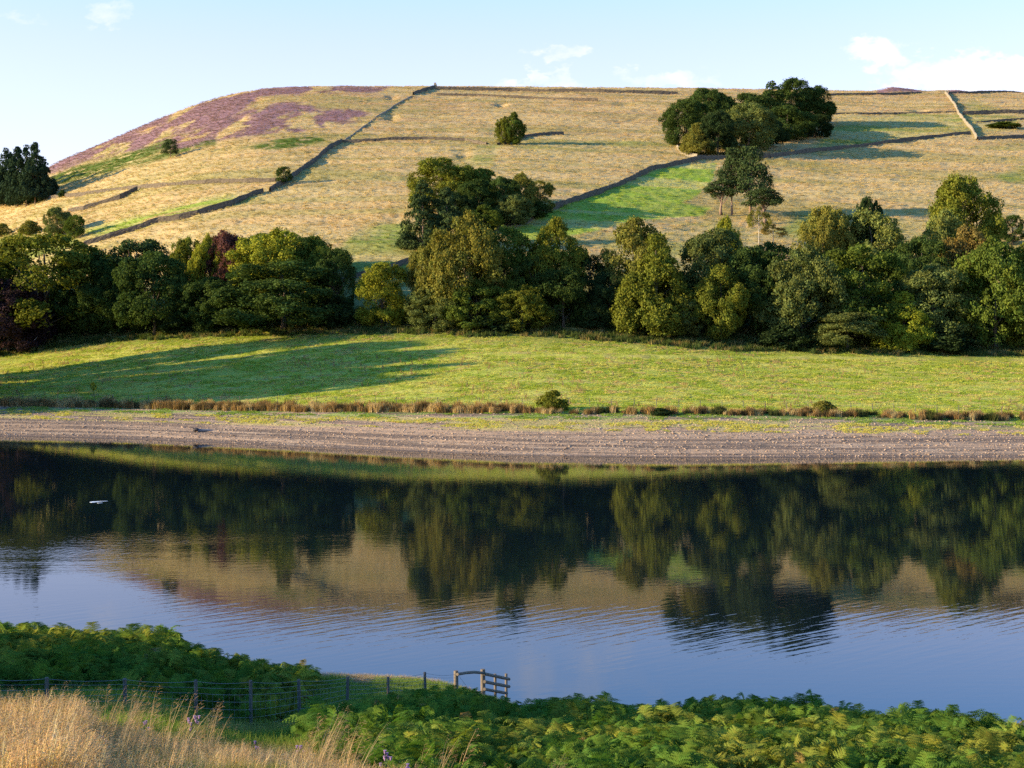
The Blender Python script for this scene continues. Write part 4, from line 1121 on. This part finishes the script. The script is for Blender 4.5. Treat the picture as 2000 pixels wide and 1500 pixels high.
# right bank
f_near = np.interp(pxr, [-300, 560, 640, 700, 900, 2300], [99, 45, 33, 27.5, 23.5, 21]) + 1.2 * np.sin(pxr / 37) + .8 * np.sin(pxr / 13)
f_far = np.interp(pxr, [560, 640, 700, 800, 900, 1000, 1100, 2300], [34, 41.5, 45, 48.5, 51, 51, 50.5, 48])
right = (y > f_near) & (y < np.minimum(f_far, bd + 2))
keep = (left | right)
dens = 1.0 * (fbm(x / 1.1, y / 1.1, 2, 5) > .36)
keep &= (RNG.random(n) < dens * np.clip(y / 60, 0, 1) ** 1.0 * 1.0)
x, y, pxk = x[keep], y[keep], pxr[keep]
n = len(x)
hs = np.where(pxk < 640, .82, .64) * (.50 + .95 * RNG.random(n) ** 1.3) * (.55 + .9 * fbm(x / 1.5, y / 1.5, 2, 6))
# keep the tops under the outline of the bank
outl = np.where(x + 0 * y < (640 - CX) / F * y, np.interp(pxk, [-300, 0, 100, 300, 350, 450, 520, 600, 640], [1242, 1230, 1238, 1238, 1250, 1272, 1297, 1320, 1338]),
                np.interp(pxk, [560, 620, 660, 700, 800, 900, 1000, 1200, 1500, 1700, 1760, 1850, 2000, 2300], [1500, 1440, 1400, 1380, 1364, 1354, 1350, 1342, 1336, 1347, 1358, 1368, 1377, 1384]))
outl = outl + RNG.normal(size=n) * 9 + 16 * (fbm(x / .8, y / 8, 2, 66) - .5)
room = (CH - (outl - HY) / F * y - near_z(x, y)) / .84
hs = np.minimum(hs, room); ok_ = hs > .34
x, y, pxk, hs = x[ok_], y[ok_], pxk[ok_], hs[ok_]; n = len(x)
yg = sstep(.45, .7, fbm(x / 2.5, y / 2.0, 3, 9))[:, None]
bt = tints(n, np.array([.080, .145, .026]) * (1 - yg) + np.array([.180, .200, .036]) * yg, .2, .12)
browned = RNG.random(n) < .015
bt[browned] = tints(int(browned.sum()), (.20, .15, .06), .2)
scatter('bracken_fronds', fr, np.stack([x, y, near_z(x, y) - .05], 1), np.stack([RNG.normal(size=n) * .28, RNG.normal(size=n) * .28, RNG.random(n) * 6.283], 1),
        np.stack([hs, hs, hs * (.9 + .3 * RNG.random(n))], 1), bt, label='dense green bracken covering the near bank and the mound by the water')
NBR = n

# --- near grasses
def near_pts(n, ylo, yhi, pxlo, pxhi, cond=None, pw=1.0):
    y_ = ylo + (yhi - ylo) * RNG.random(n) ** pw; p_ = pxlo + (pxhi - pxlo) * RNG.random(n)
    k_ = RNG.random(n) < (y_ / yhi)
    if cond is not None: k_ &= cond(p_, y_)
    p_, y_ = p_[k_], y_[k_]; x_ = (p_ - CX) / F * y_
    return x_, y_, p_


dry = [proto(grass_clump(100 + i, 15, .15, .80, .0075, .45, .6, .24)) for i in range(5)]
fair = lambda p, y_: (y_ < np.interp(p, [-300, 560, 640, 760, 1000, 2300], [60, 45, 36, 31, 27, 24]))
edge = lambda p: np.interp(p, [-300, 0, 140, 200, 330, 640, 760, 1000, 2300], [31.5, 31.5, 31.5, 29.5, 28.5, 28.5, 26.8, 23.6, 21])
x, y, p = near_pts(8600, 17, 33, -300, 1100, lambda p, y_: fair(p, y_) & (y_ < edge(p) + 1.5 * (vnoise(p / 30, y_ * 0, 4) - .3)) & (fbm((p - CX) / F * y_ / 1.3, y_ / 1.3, 2, 44) < .66) & ((RNG.random(len(p)) < .4) | (y_ > 25.8) | (p < 150) | (p > 640)))
n = len(x)
g_ = np.interp(npx(x, y), [-300, 130, 190, 2000], [1.32, 1.28, .74, .68]) * np.interp(y, [20, 27, 33], [.9, 1, 1.05])
s_ = g_ * (.75 + .5 * RNG.random(n))
scatter('dry_grass', dry, np.stack([x, y, near_z(x, y) - .02], 1), np.stack([RNG.normal(size=n) * .10, .10 + RNG.normal(size=n) * .10, RNG.random(n) * .9 - .45], 1),
        np.stack([s_, s_, s_], 1), tints(n, (.52, .375, .21), .42, .12), label='tall dry seeding grass bleached pale gold in the lower left corner')
stalk = [proto(grass_clump(150 + i, 5, .10, 1.25, .0065, .25, 1.0, .30, 5, .16)) for i in range(4)]
x, y, p = near_pts(620, 23, 33.5, -100, 1150, lambda p, y_: (vnoise(p / 45, y_ / 3, 8) > .55) & (y_ < edge(p) + 2.5) & (y_ < np.interp(p, [-100, 620, 700, 1150], [40, 30, 28, 25])))
n = len(x); s_ = .8 + .45 * RNG.random(n)
scatter('seeding_grass_stalks', stalk, np.stack([x, y, near_z(x, y) - .02], 1), np.stack([RNG.normal(size=n) * .08, .05 + RNG.normal(size=n) * .1, RNG.random(n) * 1.2 - .6], 1),
        np.stack([s_, s_, s_], 1), tints(n, (.42, .30, .17), .2, .08), label='tall single grass stalks with drooping seed heads standing above the rest')
grn = [proto(grass_clump(200 + i, 30, .20, .42, .0065, .55, .0)) for i in range(5)]
x, y, p = near_pts(26000, 16, 46, -300, 1000, lambda p, y_: (y_ < np.interp(p, [-300, 450, 640, 700, 1000], [45.5, 45.5, 42, 35, 25])))
n = len(x)
s_ = np.interp(y, [18, 28, 34, 45], [.75, .8, 1.15, 1.05]) * (.7 + .6 * RNG.random(n))
gc_ = np.where((fbm(x / 2, y / 2, 2, 12) > .52)[:, None], np.array([.17, .235, .045]), np.array([.24, .235, .085]))
scatter('green_grass', grn, np.stack([x, y, near_z(x, y) - .02], 1), np.stack([RNG.normal(size=n) * .1, RNG.normal(size=n) * .1, RNG.random(n) * 6.28], 1),
        np.stack([s_, s_, s_], 1), tints(n, gc_, .22, .12), label='green meadow grass between the dry grass and the wire fence')
x, y, p = near_pts(16000, 40, 66, 560, 1000, lambda p, y_: (y_ > np.interp(p, [560, 640, 700, 850, 1000], [42, 40, 44, 48, 51])) & (y_ < n_brow_d(p) + 9))
n = len(x); s_ = .62 * (.7 + .6 * RNG.random(n))
mixd = (fbm(x / 1.5, y / 1.5, 2, 15) + (y - n_brow_d(p) - 2) * .10 > .66)[:, None]
scatter('shore_grass', [proto(grass_clump(230 + i, 26, .22, .5, .007, .4, .25, .1)) for i in range(4)], np.stack([x, y, near_z(x, y) - .02], 1), np.stack([RNG.normal(size=n) * .1, RNG.normal(size=n) * .1, RNG.random(n) * 6.28], 1),
        np.stack([s_, s_, s_], 1), tints(n, np.where(mixd, np.array([.42, .31, .21]), np.array([.19, .26, .06])), .25, .1), label='rough grass on the brow above the water where the fence ends')

# thistles: each a plant
TH_ST = plain_mat('thistle_stem', (.085, .13, .04), .9, .3, 9)
TH_FL = plain_mat('thistle_flower', (.34, .20, .34), .9, .3, 20)
def thistle(x, y, h_, label, nfl=6):
    rg = random.Random(int(x * 77 + y * 31))
    t = empty('thistle', (x, y, float(near_z(x, y)) - .02), rg.random() * 6)
    tag(t, label, 'thistle', 'thistles in the near grass')
    st, lf = MB(), MB(); heads = []
    st.tube([(0, 0, 0), (.01, 0, h_ * .5), (.03, .01, h_)], [.010, .008, .005], 6)
    for i in range(nfl):
        a = rg.random() * 6.28; zb = h_ * rg.uniform(.6, .9); r = rg.uniform(.05, .16) * h_
        e = (math.cos(a) * r, math.sin(a) * r, zb + r * rg.uniform(.8, 1.5))
        st.tube([(.015, 0, zb), (e[0] * .6, e[1] * .6, (zb + e[2]) / 2), e], [.005, .004, .004], 5)
        fl = MB(); heads.append(fl); fl.tube([(e[0], e[1], e[2] - .01), (e[0], e[1], e[2] + .018), (e[0], e[1], e[2] + .035), (e[0], e[1], e[2] + .06)], [.006, .020, .017, .030], 8, jit=.3)
    fl = MB(); heads.append(fl); fl.tube([(.03, .01, h_ - .01), (.03, .01, h_ + .02), (.03, .01, h_ + .035), (.03, .01, h_ + .065)], [.006, .022, .018, .032], 8, jit=.3)
    for i in range(16):
        a = rg.random() * 6.28; zb = h_ * (.1 + .75 * i / 16); L_ = .20 * (1.1 - i / 18)
        c, s = math.cos(a), math.sin(a)
        seg = [(0, .008), (.3, .03), (.42, .012), (.6, .026), (.72, .009), (1, .002)]
        vs2 = []
        for q, w in seg:
            px_, pz = L_ * q, zb + L_ * (.5 * q - .45 * q * q)
            vs2 += [(c * px_ - s * w, s * px_ + c * w, pz), (c * px_ + s * w, s * px_ - c * w, pz)]
        lf.add(vs2, [(2 * k, 2 * k + 1, 2 * k + 3, 2 * k + 2) for k in range(5)])
    st.build('stem', TH_ST, t); lf.build('foliage', TH_ST, t); [q_.build('flower_head', TH_FL, t) for q_ in heads]


def near_at(px, py):
    for D in np.arange(16, 62, .05):
        xx = (px - CX) / F * D
        if HY - F * (float(near_z(xx, D)) - CH) / D <= py: return xx, float(D)
    return (px - CX) / F * 60, 60.0


for px, D, h_, lab, nf in ((377, 29.5, .88, 'thistle with the largest cluster of mauve flowers, before the second fence post', 9), (143, 27.0, .55, 'thistle with pale mauve heads low in the dry grass at the left', 5),
                       (203, 26.5, .5, 'small mauve thistle left of the tall stalks', 4), (500, 30, .6, 'thistle with few small flowers before the third fence post', 4),
                       (587, 29, .62, 'thistle beside the drooping grass stalks near the first ferns', 4), (752, 25.5, .75, 'lilac thistle among the lit ferns', 6), (285, 29.0, .6, 'spindly thistle between two tall grass stalks', 3),
                       (798, 24.5, .55, 'low lilac thistle at the bottom among ferns', 4)):
    thistle((px - CX) / F * D, D, h_, lab, nf)

# ------------------------------------------------------------------ near fence: posts, wires and netting
fence_pts = [(-40, 38.3), (90, 39.2), (245, 40.2), (383, 41.6), (490, 43.6), (585, 45.7), (678, 48.6), (758, 51.2), (831, 53.6), (888, 55.2)]
fe = empty('wire_fence', ((245 - CX) / F * 40.2, 40.2, float(near_z((245 - CX) / F * 40.2, 40.2))))
tag(fe, 'post and wire netting fence running from the left edge down to the water', 'fence')
ox, oy, oz = fe.location
tops = {-40: 1322, 90: 1323, 245: 1325, 383: 1328, 490: 1329, 585: 1327, 678: 1322, 758: 1322, 831: 1313}
FP = []
for i, (px, D) in enumerate(fence_pts):
    xx = (px - CX) / F * D; z0 = float(near_z(xx, D))
    zt_ = CH - (tops.get(px, 1316) - HY) / F * D
    FP.append((xx, D, z0, zt_))
    if px == 888: continue
    mb = MB(); ln = random.uniform(-.03, .03); ln2 = random.uniform(-.02, .02)
    r = .055
    mb.tube([(xx - ox, D - oy, z0 - oz - .3), (xx - ox + ln * .5, D - oy, (z0 + zt_) / 2 - oz), (xx - ox + ln, D - oy + ln2, zt_ - oz)], [r * 1.02, r, r * .96], 10, jit=.08)
    mb.build('post', POST_OLD, fe)
for j, (fr_, rr) in enumerate(((.98, .0055), (.86, .0045), (.74, .0045), (.60, .0045), (.45, .0045), (.3, .0045), (.14, .0045))):
    mb = MB(); pts = []
    for (a, b) in zip(FP[:-1], FP[1:]):
        for k in range(4):
            t = k / 4; sag = -.03 * math.sin(math.pi * t) * (2 if j == 0 else 1)
            za, zb_ = a[2] + (a[3] - a[2]) * fr_, b[2] + (b[3] - b[2]) * fr_
            pts.append((a[0] + (b[0] - a[0]) * t - ox, a[1] + (b[1] - a[1]) * t - .06 - oy, za + (zb_ - za) * t + sag - oz))
    e_ = FP[-1]; pts.append((e_[0] - ox, e_[1] - .06 - oy, e_[2] + (e_[3] - e_[2]) * fr_ - oz))
    mb.tube(pts, [rr] * len(pts), 4, False)
    mb.build('wire', WIRE, fe)
mb = MB()
for (a, b) in zip(FP[:-1], FP[1:]):
    L_ = math.hypot(b[0] - a[0], b[1] - a[1]); m_ = int(L_ / .22)
    for k in range(1, m_):
        t = k / m_; xx, yy = a[0] + (b[0] - a[0]) * t, a[1] + (b[1] - a[1]) * t - .06
        zb_ = a[2] + (b[2] - a[2]) * t; ht = (a[3] - a[2]) * (1 - t) + (b[3] - b[2]) * t
        mb.tube([(xx - ox, yy - oy, zb_ + ht * .14 - oz), (xx - ox, yy - oy, zb_ + ht * .74 - oz)], [.0022, .0022], 3, False)
nt = mb.build('netting', WIRE, fe); nt['kind'] = 'stuff'

# end railing by the water
def rpt(px, D, py): return Vector(((px - CX) / F * D, D, CH - (py - HY) / F * D))
a0, b0, c0_, d0_ = (890.5, 55.2), (943, 57.5), (967, 59.5), (988.5, 61.5)
rx0 = rpt(890.5, 55.2, 1350)
re_ = empty('end_railing', (rx0.x, rx0.y, float(near_z(rx0.x, rx0.y))))
tag(re_, 'rustic round-pole railing that ends the fence at the water edge', 'railing')
O = re_.location.copy()
for (px, D), ty, r in ((a0, 1310, .090), (b0, 1307, .098), (c0_, 1316, .058), (d0_, 1315.5, .060)):
    tp = rpt(px, D, ty); bt_ = min(float(near_z(tp.x, tp.y)) - .4, tp.z - 1.6)
    mb = MB(); mb.tube([Vector((tp.x, tp.y, bt_)) - O, Vector((tp.x + .01, tp.y, (bt_ + tp.z) / 2)) - O, tp - Vector((0, 0, .03)) - O, tp - O], [r * 1.05, r, r * .98, r * .90], 12, jit=.05)
    mb.build('post', POST, re_)
def rail(p, q, r, bow=0.0):
    mb = MB(); m1 = p.lerp(q, .33) + Vector((0, 0, bow * .8)); m2 = p.lerp(q, .66) + Vector((0, 0, bow))
    mb.tube([p - O, m1 - O, m2 - O, q - O], [r, r * .97, r * 1.03, r * .95], 10, jit=.05)
    mb.build('rail', POST, re_)
rail(rpt(893, 55.05, 1317), rpt(943, 57.35, 1314.5), .058, .05)
rail(rpt(946, 57.3, 1316), rpt(994.5, 61.2, 1326.5), .066)
rail(rpt(946, 57.3, 1331.5), rpt(994.5, 61.2, 1341), .066)
rail(rpt(946, 57.3, 1346), rpt(990, 61.2, 1354), .062)
mb = MB(); mb.tube([rpt(896, 55.1, 1320) - O, rpt(920, 56.2, 1352) - O], [.007, .007], 4); mb.build('brace_wire', WIRE, re_)
for px, D, ty in ((764, 52.8, 1351), (783, 53.6, 1355)):
    tp = rpt(px, D, ty); zz = float(near_z(tp.x, tp.y)); mb = MB(); mb.tube([(0, 0, -.2), (0.01, 0, max(tp.z - zz, .25))], [.06, .055], 8)
    s_ = mb.build('old_stake', POST_OLD); s_.location = (tp.x, tp.y, zz)
    tag(s_, 'short broken stake %s behind the seventh fence post' % ('immediately' if px == 764 else 'a little further right'), 'stake')

# ------------------------------------------------------------------ far bank: rushes, tussocks, stones
def far_pts(n, s0, s1, pxlo, pxhi):
    p_ = pxlo + (pxhi - pxlo) * RNG.random(n); s_ = s0 + (s1 - s0) * RNG.random(n)
    D_ = depth0(shore_y(p_)) + s_
    return (p_ - CX) / F * D_, D_, p_, s_


def zfar(p_, D_): return far_smooth(p_, D_)


rush = [proto(grass_clump(300 + i, 34, .34, 1.05, .028, .35, .3, .16, 3, .05)) for i in range(5)]
x, D, p, s = far_pts(15000, 25.6, 31.5, -250, 2250)
edge_n = 26.2 + 1.0 * (fbm(p / 60, p * 0, 3, 3) - .5) * 2
thick = np.interp(p, [-250, 300, 700, 1000, 1040, 1100, 1300, 1500, 2250], [3.8, 3.6, 3.6, 3.2, 2, 1.0, 2.4, 3.0, 3.4]) * (.75 + .5 * vnoise(p / 35, p * 0, 14))
k = (s > edge_n) & (s < edge_n + thick) & (vnoise(p / 14, s / 2, 17) > np.interp(p, [0, 1000, 1080, 2250], [.12, .18, .42, .35]))
x, D, p, s = x[k], D[k], p[k], s[k]; n = len(x)
hh = (.55 + .75 * RNG.random(n)) * (.35 + 1.15 * fbm(p / 11, s / 1.5, 2, 22)) * np.interp(p, [0, 1000, 1100, 2250], [1.12, 1.1, .9, .95])
rc = vnoise(p / 9, s, 31)
base = np.where((rc > .62)[:, None], np.array([.46, .35, .18]), np.where((rc < .32)[:, None], np.array([.135, .095, .045]), np.array([.29, .19, .085])))
dk = (vnoise(p / 28, p * 0, 55) > .62)[:, None] & (p > 1080)[:, None]
base = np.where(dk, np.array([.075, .085, .03]), base)
scatter('bank_rushes', rush, np.stack([x, D, zfar(p, D) - .03], 1), np.stack([RNG.normal(size=n) * .1, RNG.normal(size=n) * .1, RNG.random(n) * 6.28], 1),
        np.stack([hh, hh, hh * .95], 1), tints(n, base, .25, .1), label='band of brown rushes and docks along the far lake bank')

low = [proto(grass_clump(330 + i, 26, .42, .18, .035, .9, 0, .1, 2, .0)) for i in range(4)]
x, D, p, s = far_pts(60000, 27, 99, -250, 2250)
n = len(x); sc = (.55 + .7 * RNG.random(n))
mt = sstep(.42, .62, fbm(x / 3, D / 2, 3, 61))[:, None]
hp = fbm(x / 2.2, D / 1.1, 3, 201)
base = np.array([.30, .36, .05]) * (1 - mt) + np.array([.45, .43, .11]) * mt
base[hp > .64] = (.44, .35, .14)
scatter('meadow_tufts', low, np.stack([x, D, zfar(p, D) - .02], 1), np.stack([RNG.normal(size=n) * .1, RNG.normal(size=n) * .1, RNG.random(n) * 6.28], 1),
        np.stack([sc, sc, sc], 1), tints(n, base, .2, .1), label='tufted grass of the green lakeside meadow')
docks = [proto(grass_clump(350 + i, 9, .14, .95, .03, .2, 1.0, .3, 3, .03, (1.1, .9, .8))) for i in range(3)]
x, D, p, s = far_pts(1500, 30, 92, -200, 2200)
k = vnoise(p / 120, s / 14, 71) > .55
x, D, p, s = x[k], D[k], p[k], s[k]; n = len(x); sc = .5 + .6 * RNG.random(n)
scatter('meadow_seed_stalks', docks, np.stack([x, D, zfar(p, D) - .02], 1), np.stack([RNG.normal(size=n) * .1, RNG.normal(size=n) * .1, RNG.random(n) * 6.28], 1),
        np.stack([sc, sc, sc], 1), tints(n, (.30, .21, .12), .2), label='reddish dead seed stalks dotted over the lakeside meadow')
# rough growth in front of the right treeline and under the trees
x, D, p, s = far_pts(9000, 84, 112, -250, 2250)
k = (s > np.interp(p, [-250, 1150, 1250, 1400, 2000, 2250], [94, 94, 92, 91, 94, 94]) + 3 * (vnoise(p / 30, p * 0, 3) - .5)) & (vnoise(p / 20, s / 3, 5) > .25)
x, D, p, s = x[k], D[k], p[k], s[k]; n = len(x); sc = (.7 + .8 * RNG.random(n))
scatter('woodland_edge_growth', [proto(grass_clump(370 + i, 34, .55, .8, .055, .6, .3, .2, 3, .0)) for i in range(4)], np.stack([x, D, zfar(p, D) - .02], 1), np.stack([RNG.normal(size=n) * .1, RNG.normal(size=n) * .1, RNG.random(n) * 6.28], 1),
        np.stack([sc, sc, sc], 1), tints(n, np.where((RNG.random(n) < .25)[:, None], np.array([.21, .18, .07]), np.array([.075, .105, .03])), .25, .1), label='nettles and rough growth at the foot of the treeline')
# upper hill tussocks
hillt = [proto(grass_clump(400 + i, 22, .60, .30, .06, .9, 0, .1, 2, .0)) for i in range(4)]
n = 110000
p = RNG.random(n) * 2500 - 250; q = RNG.random(n) ** .85
D = depth0(shore_y(p)) + 99; D = D + (crest_d(p) + 10 - D) * q; x = (p - CX) / F * D
Yp = HY - F * (zfar(p, D) - CH) / D
ci_ = np.clip(np.searchsorted(cols, p), 0, len(cols) - 1)
# take the ground colour where each tussock stands
ri = np.clip(((D[:, None] > DD[:, ci_].T).sum(1)), 0, DD.shape[0] - 1) if False else None
order = np.argsort(ci_); tc_ = np.empty((n, 3)); zt2 = np.empty(n)
for c_ in np.unique(ci_):
    w_ = np.nonzero(ci_ == c_)[0]; r_ = np.clip(np.searchsorted(DD[:, c_], D[w_]), 0, DD.shape[0] - 1)
    tc_[w_] = col[r_, c_]; zt2[w_] = Z[r_, c_]
sc = .5 + .75 * RNG.random(n) ** 2
scatter('hill_tussocks', hillt, np.stack([x, D, zt2 - .04], 1), np.stack([RNG.normal(size=n) * .1, RNG.normal(size=n) * .1, RNG.random(n) * 6.28], 1),
        np.stack([sc, sc, sc * .9], 1), tints(n, tc_ * 1.0, .08, .04), label='straw-coloured tussocks and heather over the whole hillside')

# shingle stones
def rock(seed):
    rg = np.random.default_rng(seed)
    v_ = np.array([(x_, y_, z_) for x_ in (-1, 0, 1) for y_ in (-1, 0, 1) for z_ in (-1, 0, 1) if (x_, y_, z_) != (0, 0, 0)], float)
    v_ /= np.linalg.norm(v_, axis=1, keepdims=True); v_ *= (1 + .25 * rg.normal(size=(len(v_), 1))).clip(.6, 1.4)
    v_[:, 2] *= .55
    import bmesh
    bm = bmesh.new()
    for q_ in v_: bm.verts.new(q_)
    bmesh.ops.convex_hull(bm, input=bm.verts)
    me_ = bpy.data.meshes.new('stone'); bm.to_mesh(me_); bm.free()
    col_attr(me_, 'leaf_tint', np.ones((len(me_.vertices), 3)))
    me_.materials.append(ROCKM)
    return me_


ROCKM, rn, rl = new_mat('shingle_stone')
ro = rn.new('ShaderNodeOutputMaterial'); rb = rn.new('ShaderNodeBsdfPrincipled'); rb.inputs['Roughness'].default_value = .85; rb.inputs['Specular IOR Level'].default_value = .2
rl.new(attr(rn, 'tint', 'INSTANCER').outputs['Color'], rb.inputs['Base Color']); rl.new(rb.outputs[0], ro.inputs[0])
x, D, p, s = far_pts(24000, .2, 26, -250, 2250)
k = RNG.random(len(x)) < (.35 + .65 * (np.sin(zfar(p, D) * 17) > .2))
x, D, p, s = x[k], D[k], p[k], s[k]; n = len(x)
r = .04 + .13 * RNG.random(n) ** 3
scatter('shingle', [proto(rock(i)) for i in range(5)], np.stack([x, D, zfar(p, D) + .02], 1), np.stack([RNG.normal(size=n) * .2, RNG.normal(size=n) * .2, RNG.random(n) * 6.28], 1),
        np.stack([r, r, r], 1), tints(n, (.36, .255, .17), .32, .06), label='grey-brown stones of the exposed lake beach')
x, D, p, s = far_pts(16000, 13, 27, -250, 2250)
k = (vnoise(p / 40, s / 2.5, 41) > .56)
x, D, p, s = x[k], D[k], p[k], s[k]; n = len(x); sc = .5 + .5 * RNG.random(n)
scatter('beach_plants', [proto(grass_clump(450 + i, 20, .4, .22, .04, .9, 0, .1, 2, .0)) for i in range(3)], np.stack([x, D, zfar(p, D)], 1), np.stack([RNG.normal(size=n) * .1, RNG.normal(size=n) * .1, RNG.random(n) * 6.28], 1),
        np.stack([sc, sc, sc], 1), tints(n, np.where((s > 21)[:, None], np.array([.19, .27, .05]), np.array([.46, .42, .10])), .2), label='low weeds creeping over the upper beach')

# far fence behind the rushes
def far_fence(p0, p1, label, step=3.2):
    pts = []
    x0 = None; px = p0
    while px < p1:
        D_ = float(depth0(shore_y(px))) + 33.5; x_ = (px - CX) / F * D_
        if x0 is None or x_ - x0 >= step:
            pts.append((x_, D_, float(far_smooth(px, D_)))); x0 = x_
        px += 2
    fo = empty('bank_fence', pts[0]); o0 = Vector(pts[0]); tag(fo, label, 'fence')
    base_me = None
    for q_ in pts:
        if base_me is None:
            mb_ = MB(); mb_.tube([(0, 0, -.3), (.01, 0, .6), (0, .01, 1.15)], [.055, .05, .05], 6); base_me = mb_.mesh('post', POST_OLD)
        o_2 = link('post', base_me, fo); o_2.location = Vector(q_) - o0; o_2.rotation_euler = (random.uniform(-.06, .06), random.uniform(-.06, .06), 0)
    for hh_ in (1.05, .75):
        mb_ = MB(); mb_.tube([Vector(q_) - o0 + Vector((0, -.06, hh_)) for q_ in pts], [.008] * len(pts), 3, False); mb_.build('wire', WIRE, fo)


far_fence(-60, 1040, 'thin post fence behind the brown rushes, left of the willow bush')
far_fence(1110, 2080, 'thin post fence along the bank right of the willow bush')

# driftwood log, light boulder
LOG = plain_mat('wet_driftwood', (.055, .05, .05), .7, .4, 4, .01)
x, D, z = at(394, 843.5)
lg = empty('driftwood_log', (x, D, z), .05); tag(lg, 'dark driftwood log with its root end lying near the waterline', 'log')
mb = MB(); mb.tube([(-.6, 0, .2), (0, 0, .21), (.9, .05, .18), (1.8, .1, .12), (2.3, .12, .08)], [.2, .19, .17, .12, .05], 9, jit=.15); mb.build('trunk', plain_mat('grey_driftwood', (.17, .18, .19), .8, .3, 3, .01, (.3, 1, 1)), lg)
mb = MB(); mb.tube([(-1.25, 0, .12), (-1.0, 0, .26), (-.7, 0, .30), (-.45, 0, .2)], [.08, .30, .34, .2], 9, jit=.5)
for i in range(6):
    a = random.random() * 6.28; mb.tube([(-.9, 0, .3), (-1.1 + .3 * math.cos(a), .35 * math.sin(a), .45 + .25 * math.cos(a * 2))], [.07, .02], 5)
mb.tube([(-.15, 0, .3), (-.1, 0, .55)], [.05, .02], 5)
mb.build('root_end', LOG, lg)

# bleached fallen bough under the trees at the far left
x, D, z = at(62, 684)
mb = MB(); mb.tube([(-.9, 0, 0), (-.5, 0, .9), (-.1, 0, 1.5), (.7, 0, 2.2), (1.6, 0, 3.2)], [.20, .17, .16, .12, .05], 7, jit=.2); mb.tube([(-.1, 0, 1.5), (-.9, .2, 2.0), (-1.3, .2, 2.1)], [.10, .07, .03], 6)
o = mb.build('fallen_bough', plain_mat('bleached_wood', (.36, .34, .33), .9, .2, 4)); o.location = (x, D - .5, z - .1); tag(o, 'bleached grey dead bough leaning under the large open oak', 'dead bough')

# flat pale mesh sliver afloat on the dark water
mb = MB()
FO = plain_mat('pale_sliver', (.62, .68, .72), .6, .1, 3)
def sliver(cx_, cy_, L_, W_, tilt=0.0, z_=.02):
    n_s = 14; ring = []
    for i in range(n_s):
        a = 2 * math.pi * i / n_s; q_ = 1 + .25 * math.sin(3 * a + cx_)
        ring.append((cx_ + L_ * math.cos(a), cy_ + W_ * q_ * math.sin(a) + tilt * math.cos(a)))
    vs2 = [(a_, b_2, z_ - .012) for a_, b_2 in ring] + [(a_, b_2, z_) for a_, b_2 in ring] + [(cx_, cy_, z_ + .006)]
    fs2 = [(i, (i + 1) % n_s, n_s + (i + 1) % n_s, n_s + i) for i in range(n_s)] + [(n_s + i, n_s + (i + 1) % n_s, 2 * n_s) for i in range(n_s)]
    mb.add(vs2, fs2)
Dw = F * CH / (980.5 - HY); xw = (184 - CX) / F * Dw
sliver(0, 0, .40, .42, .1); sliver(.65, .5, .50, .14, .1); sliver(.75, -.75, .25, .12, .05)
o = mb.build('floating_patch', FO); o.location = (xw, Dw, 0); tag(o, 'small pale sliver floating on the dark left water', 'foam')
print('bracken', NBR, 'objects', len(scene.objects))
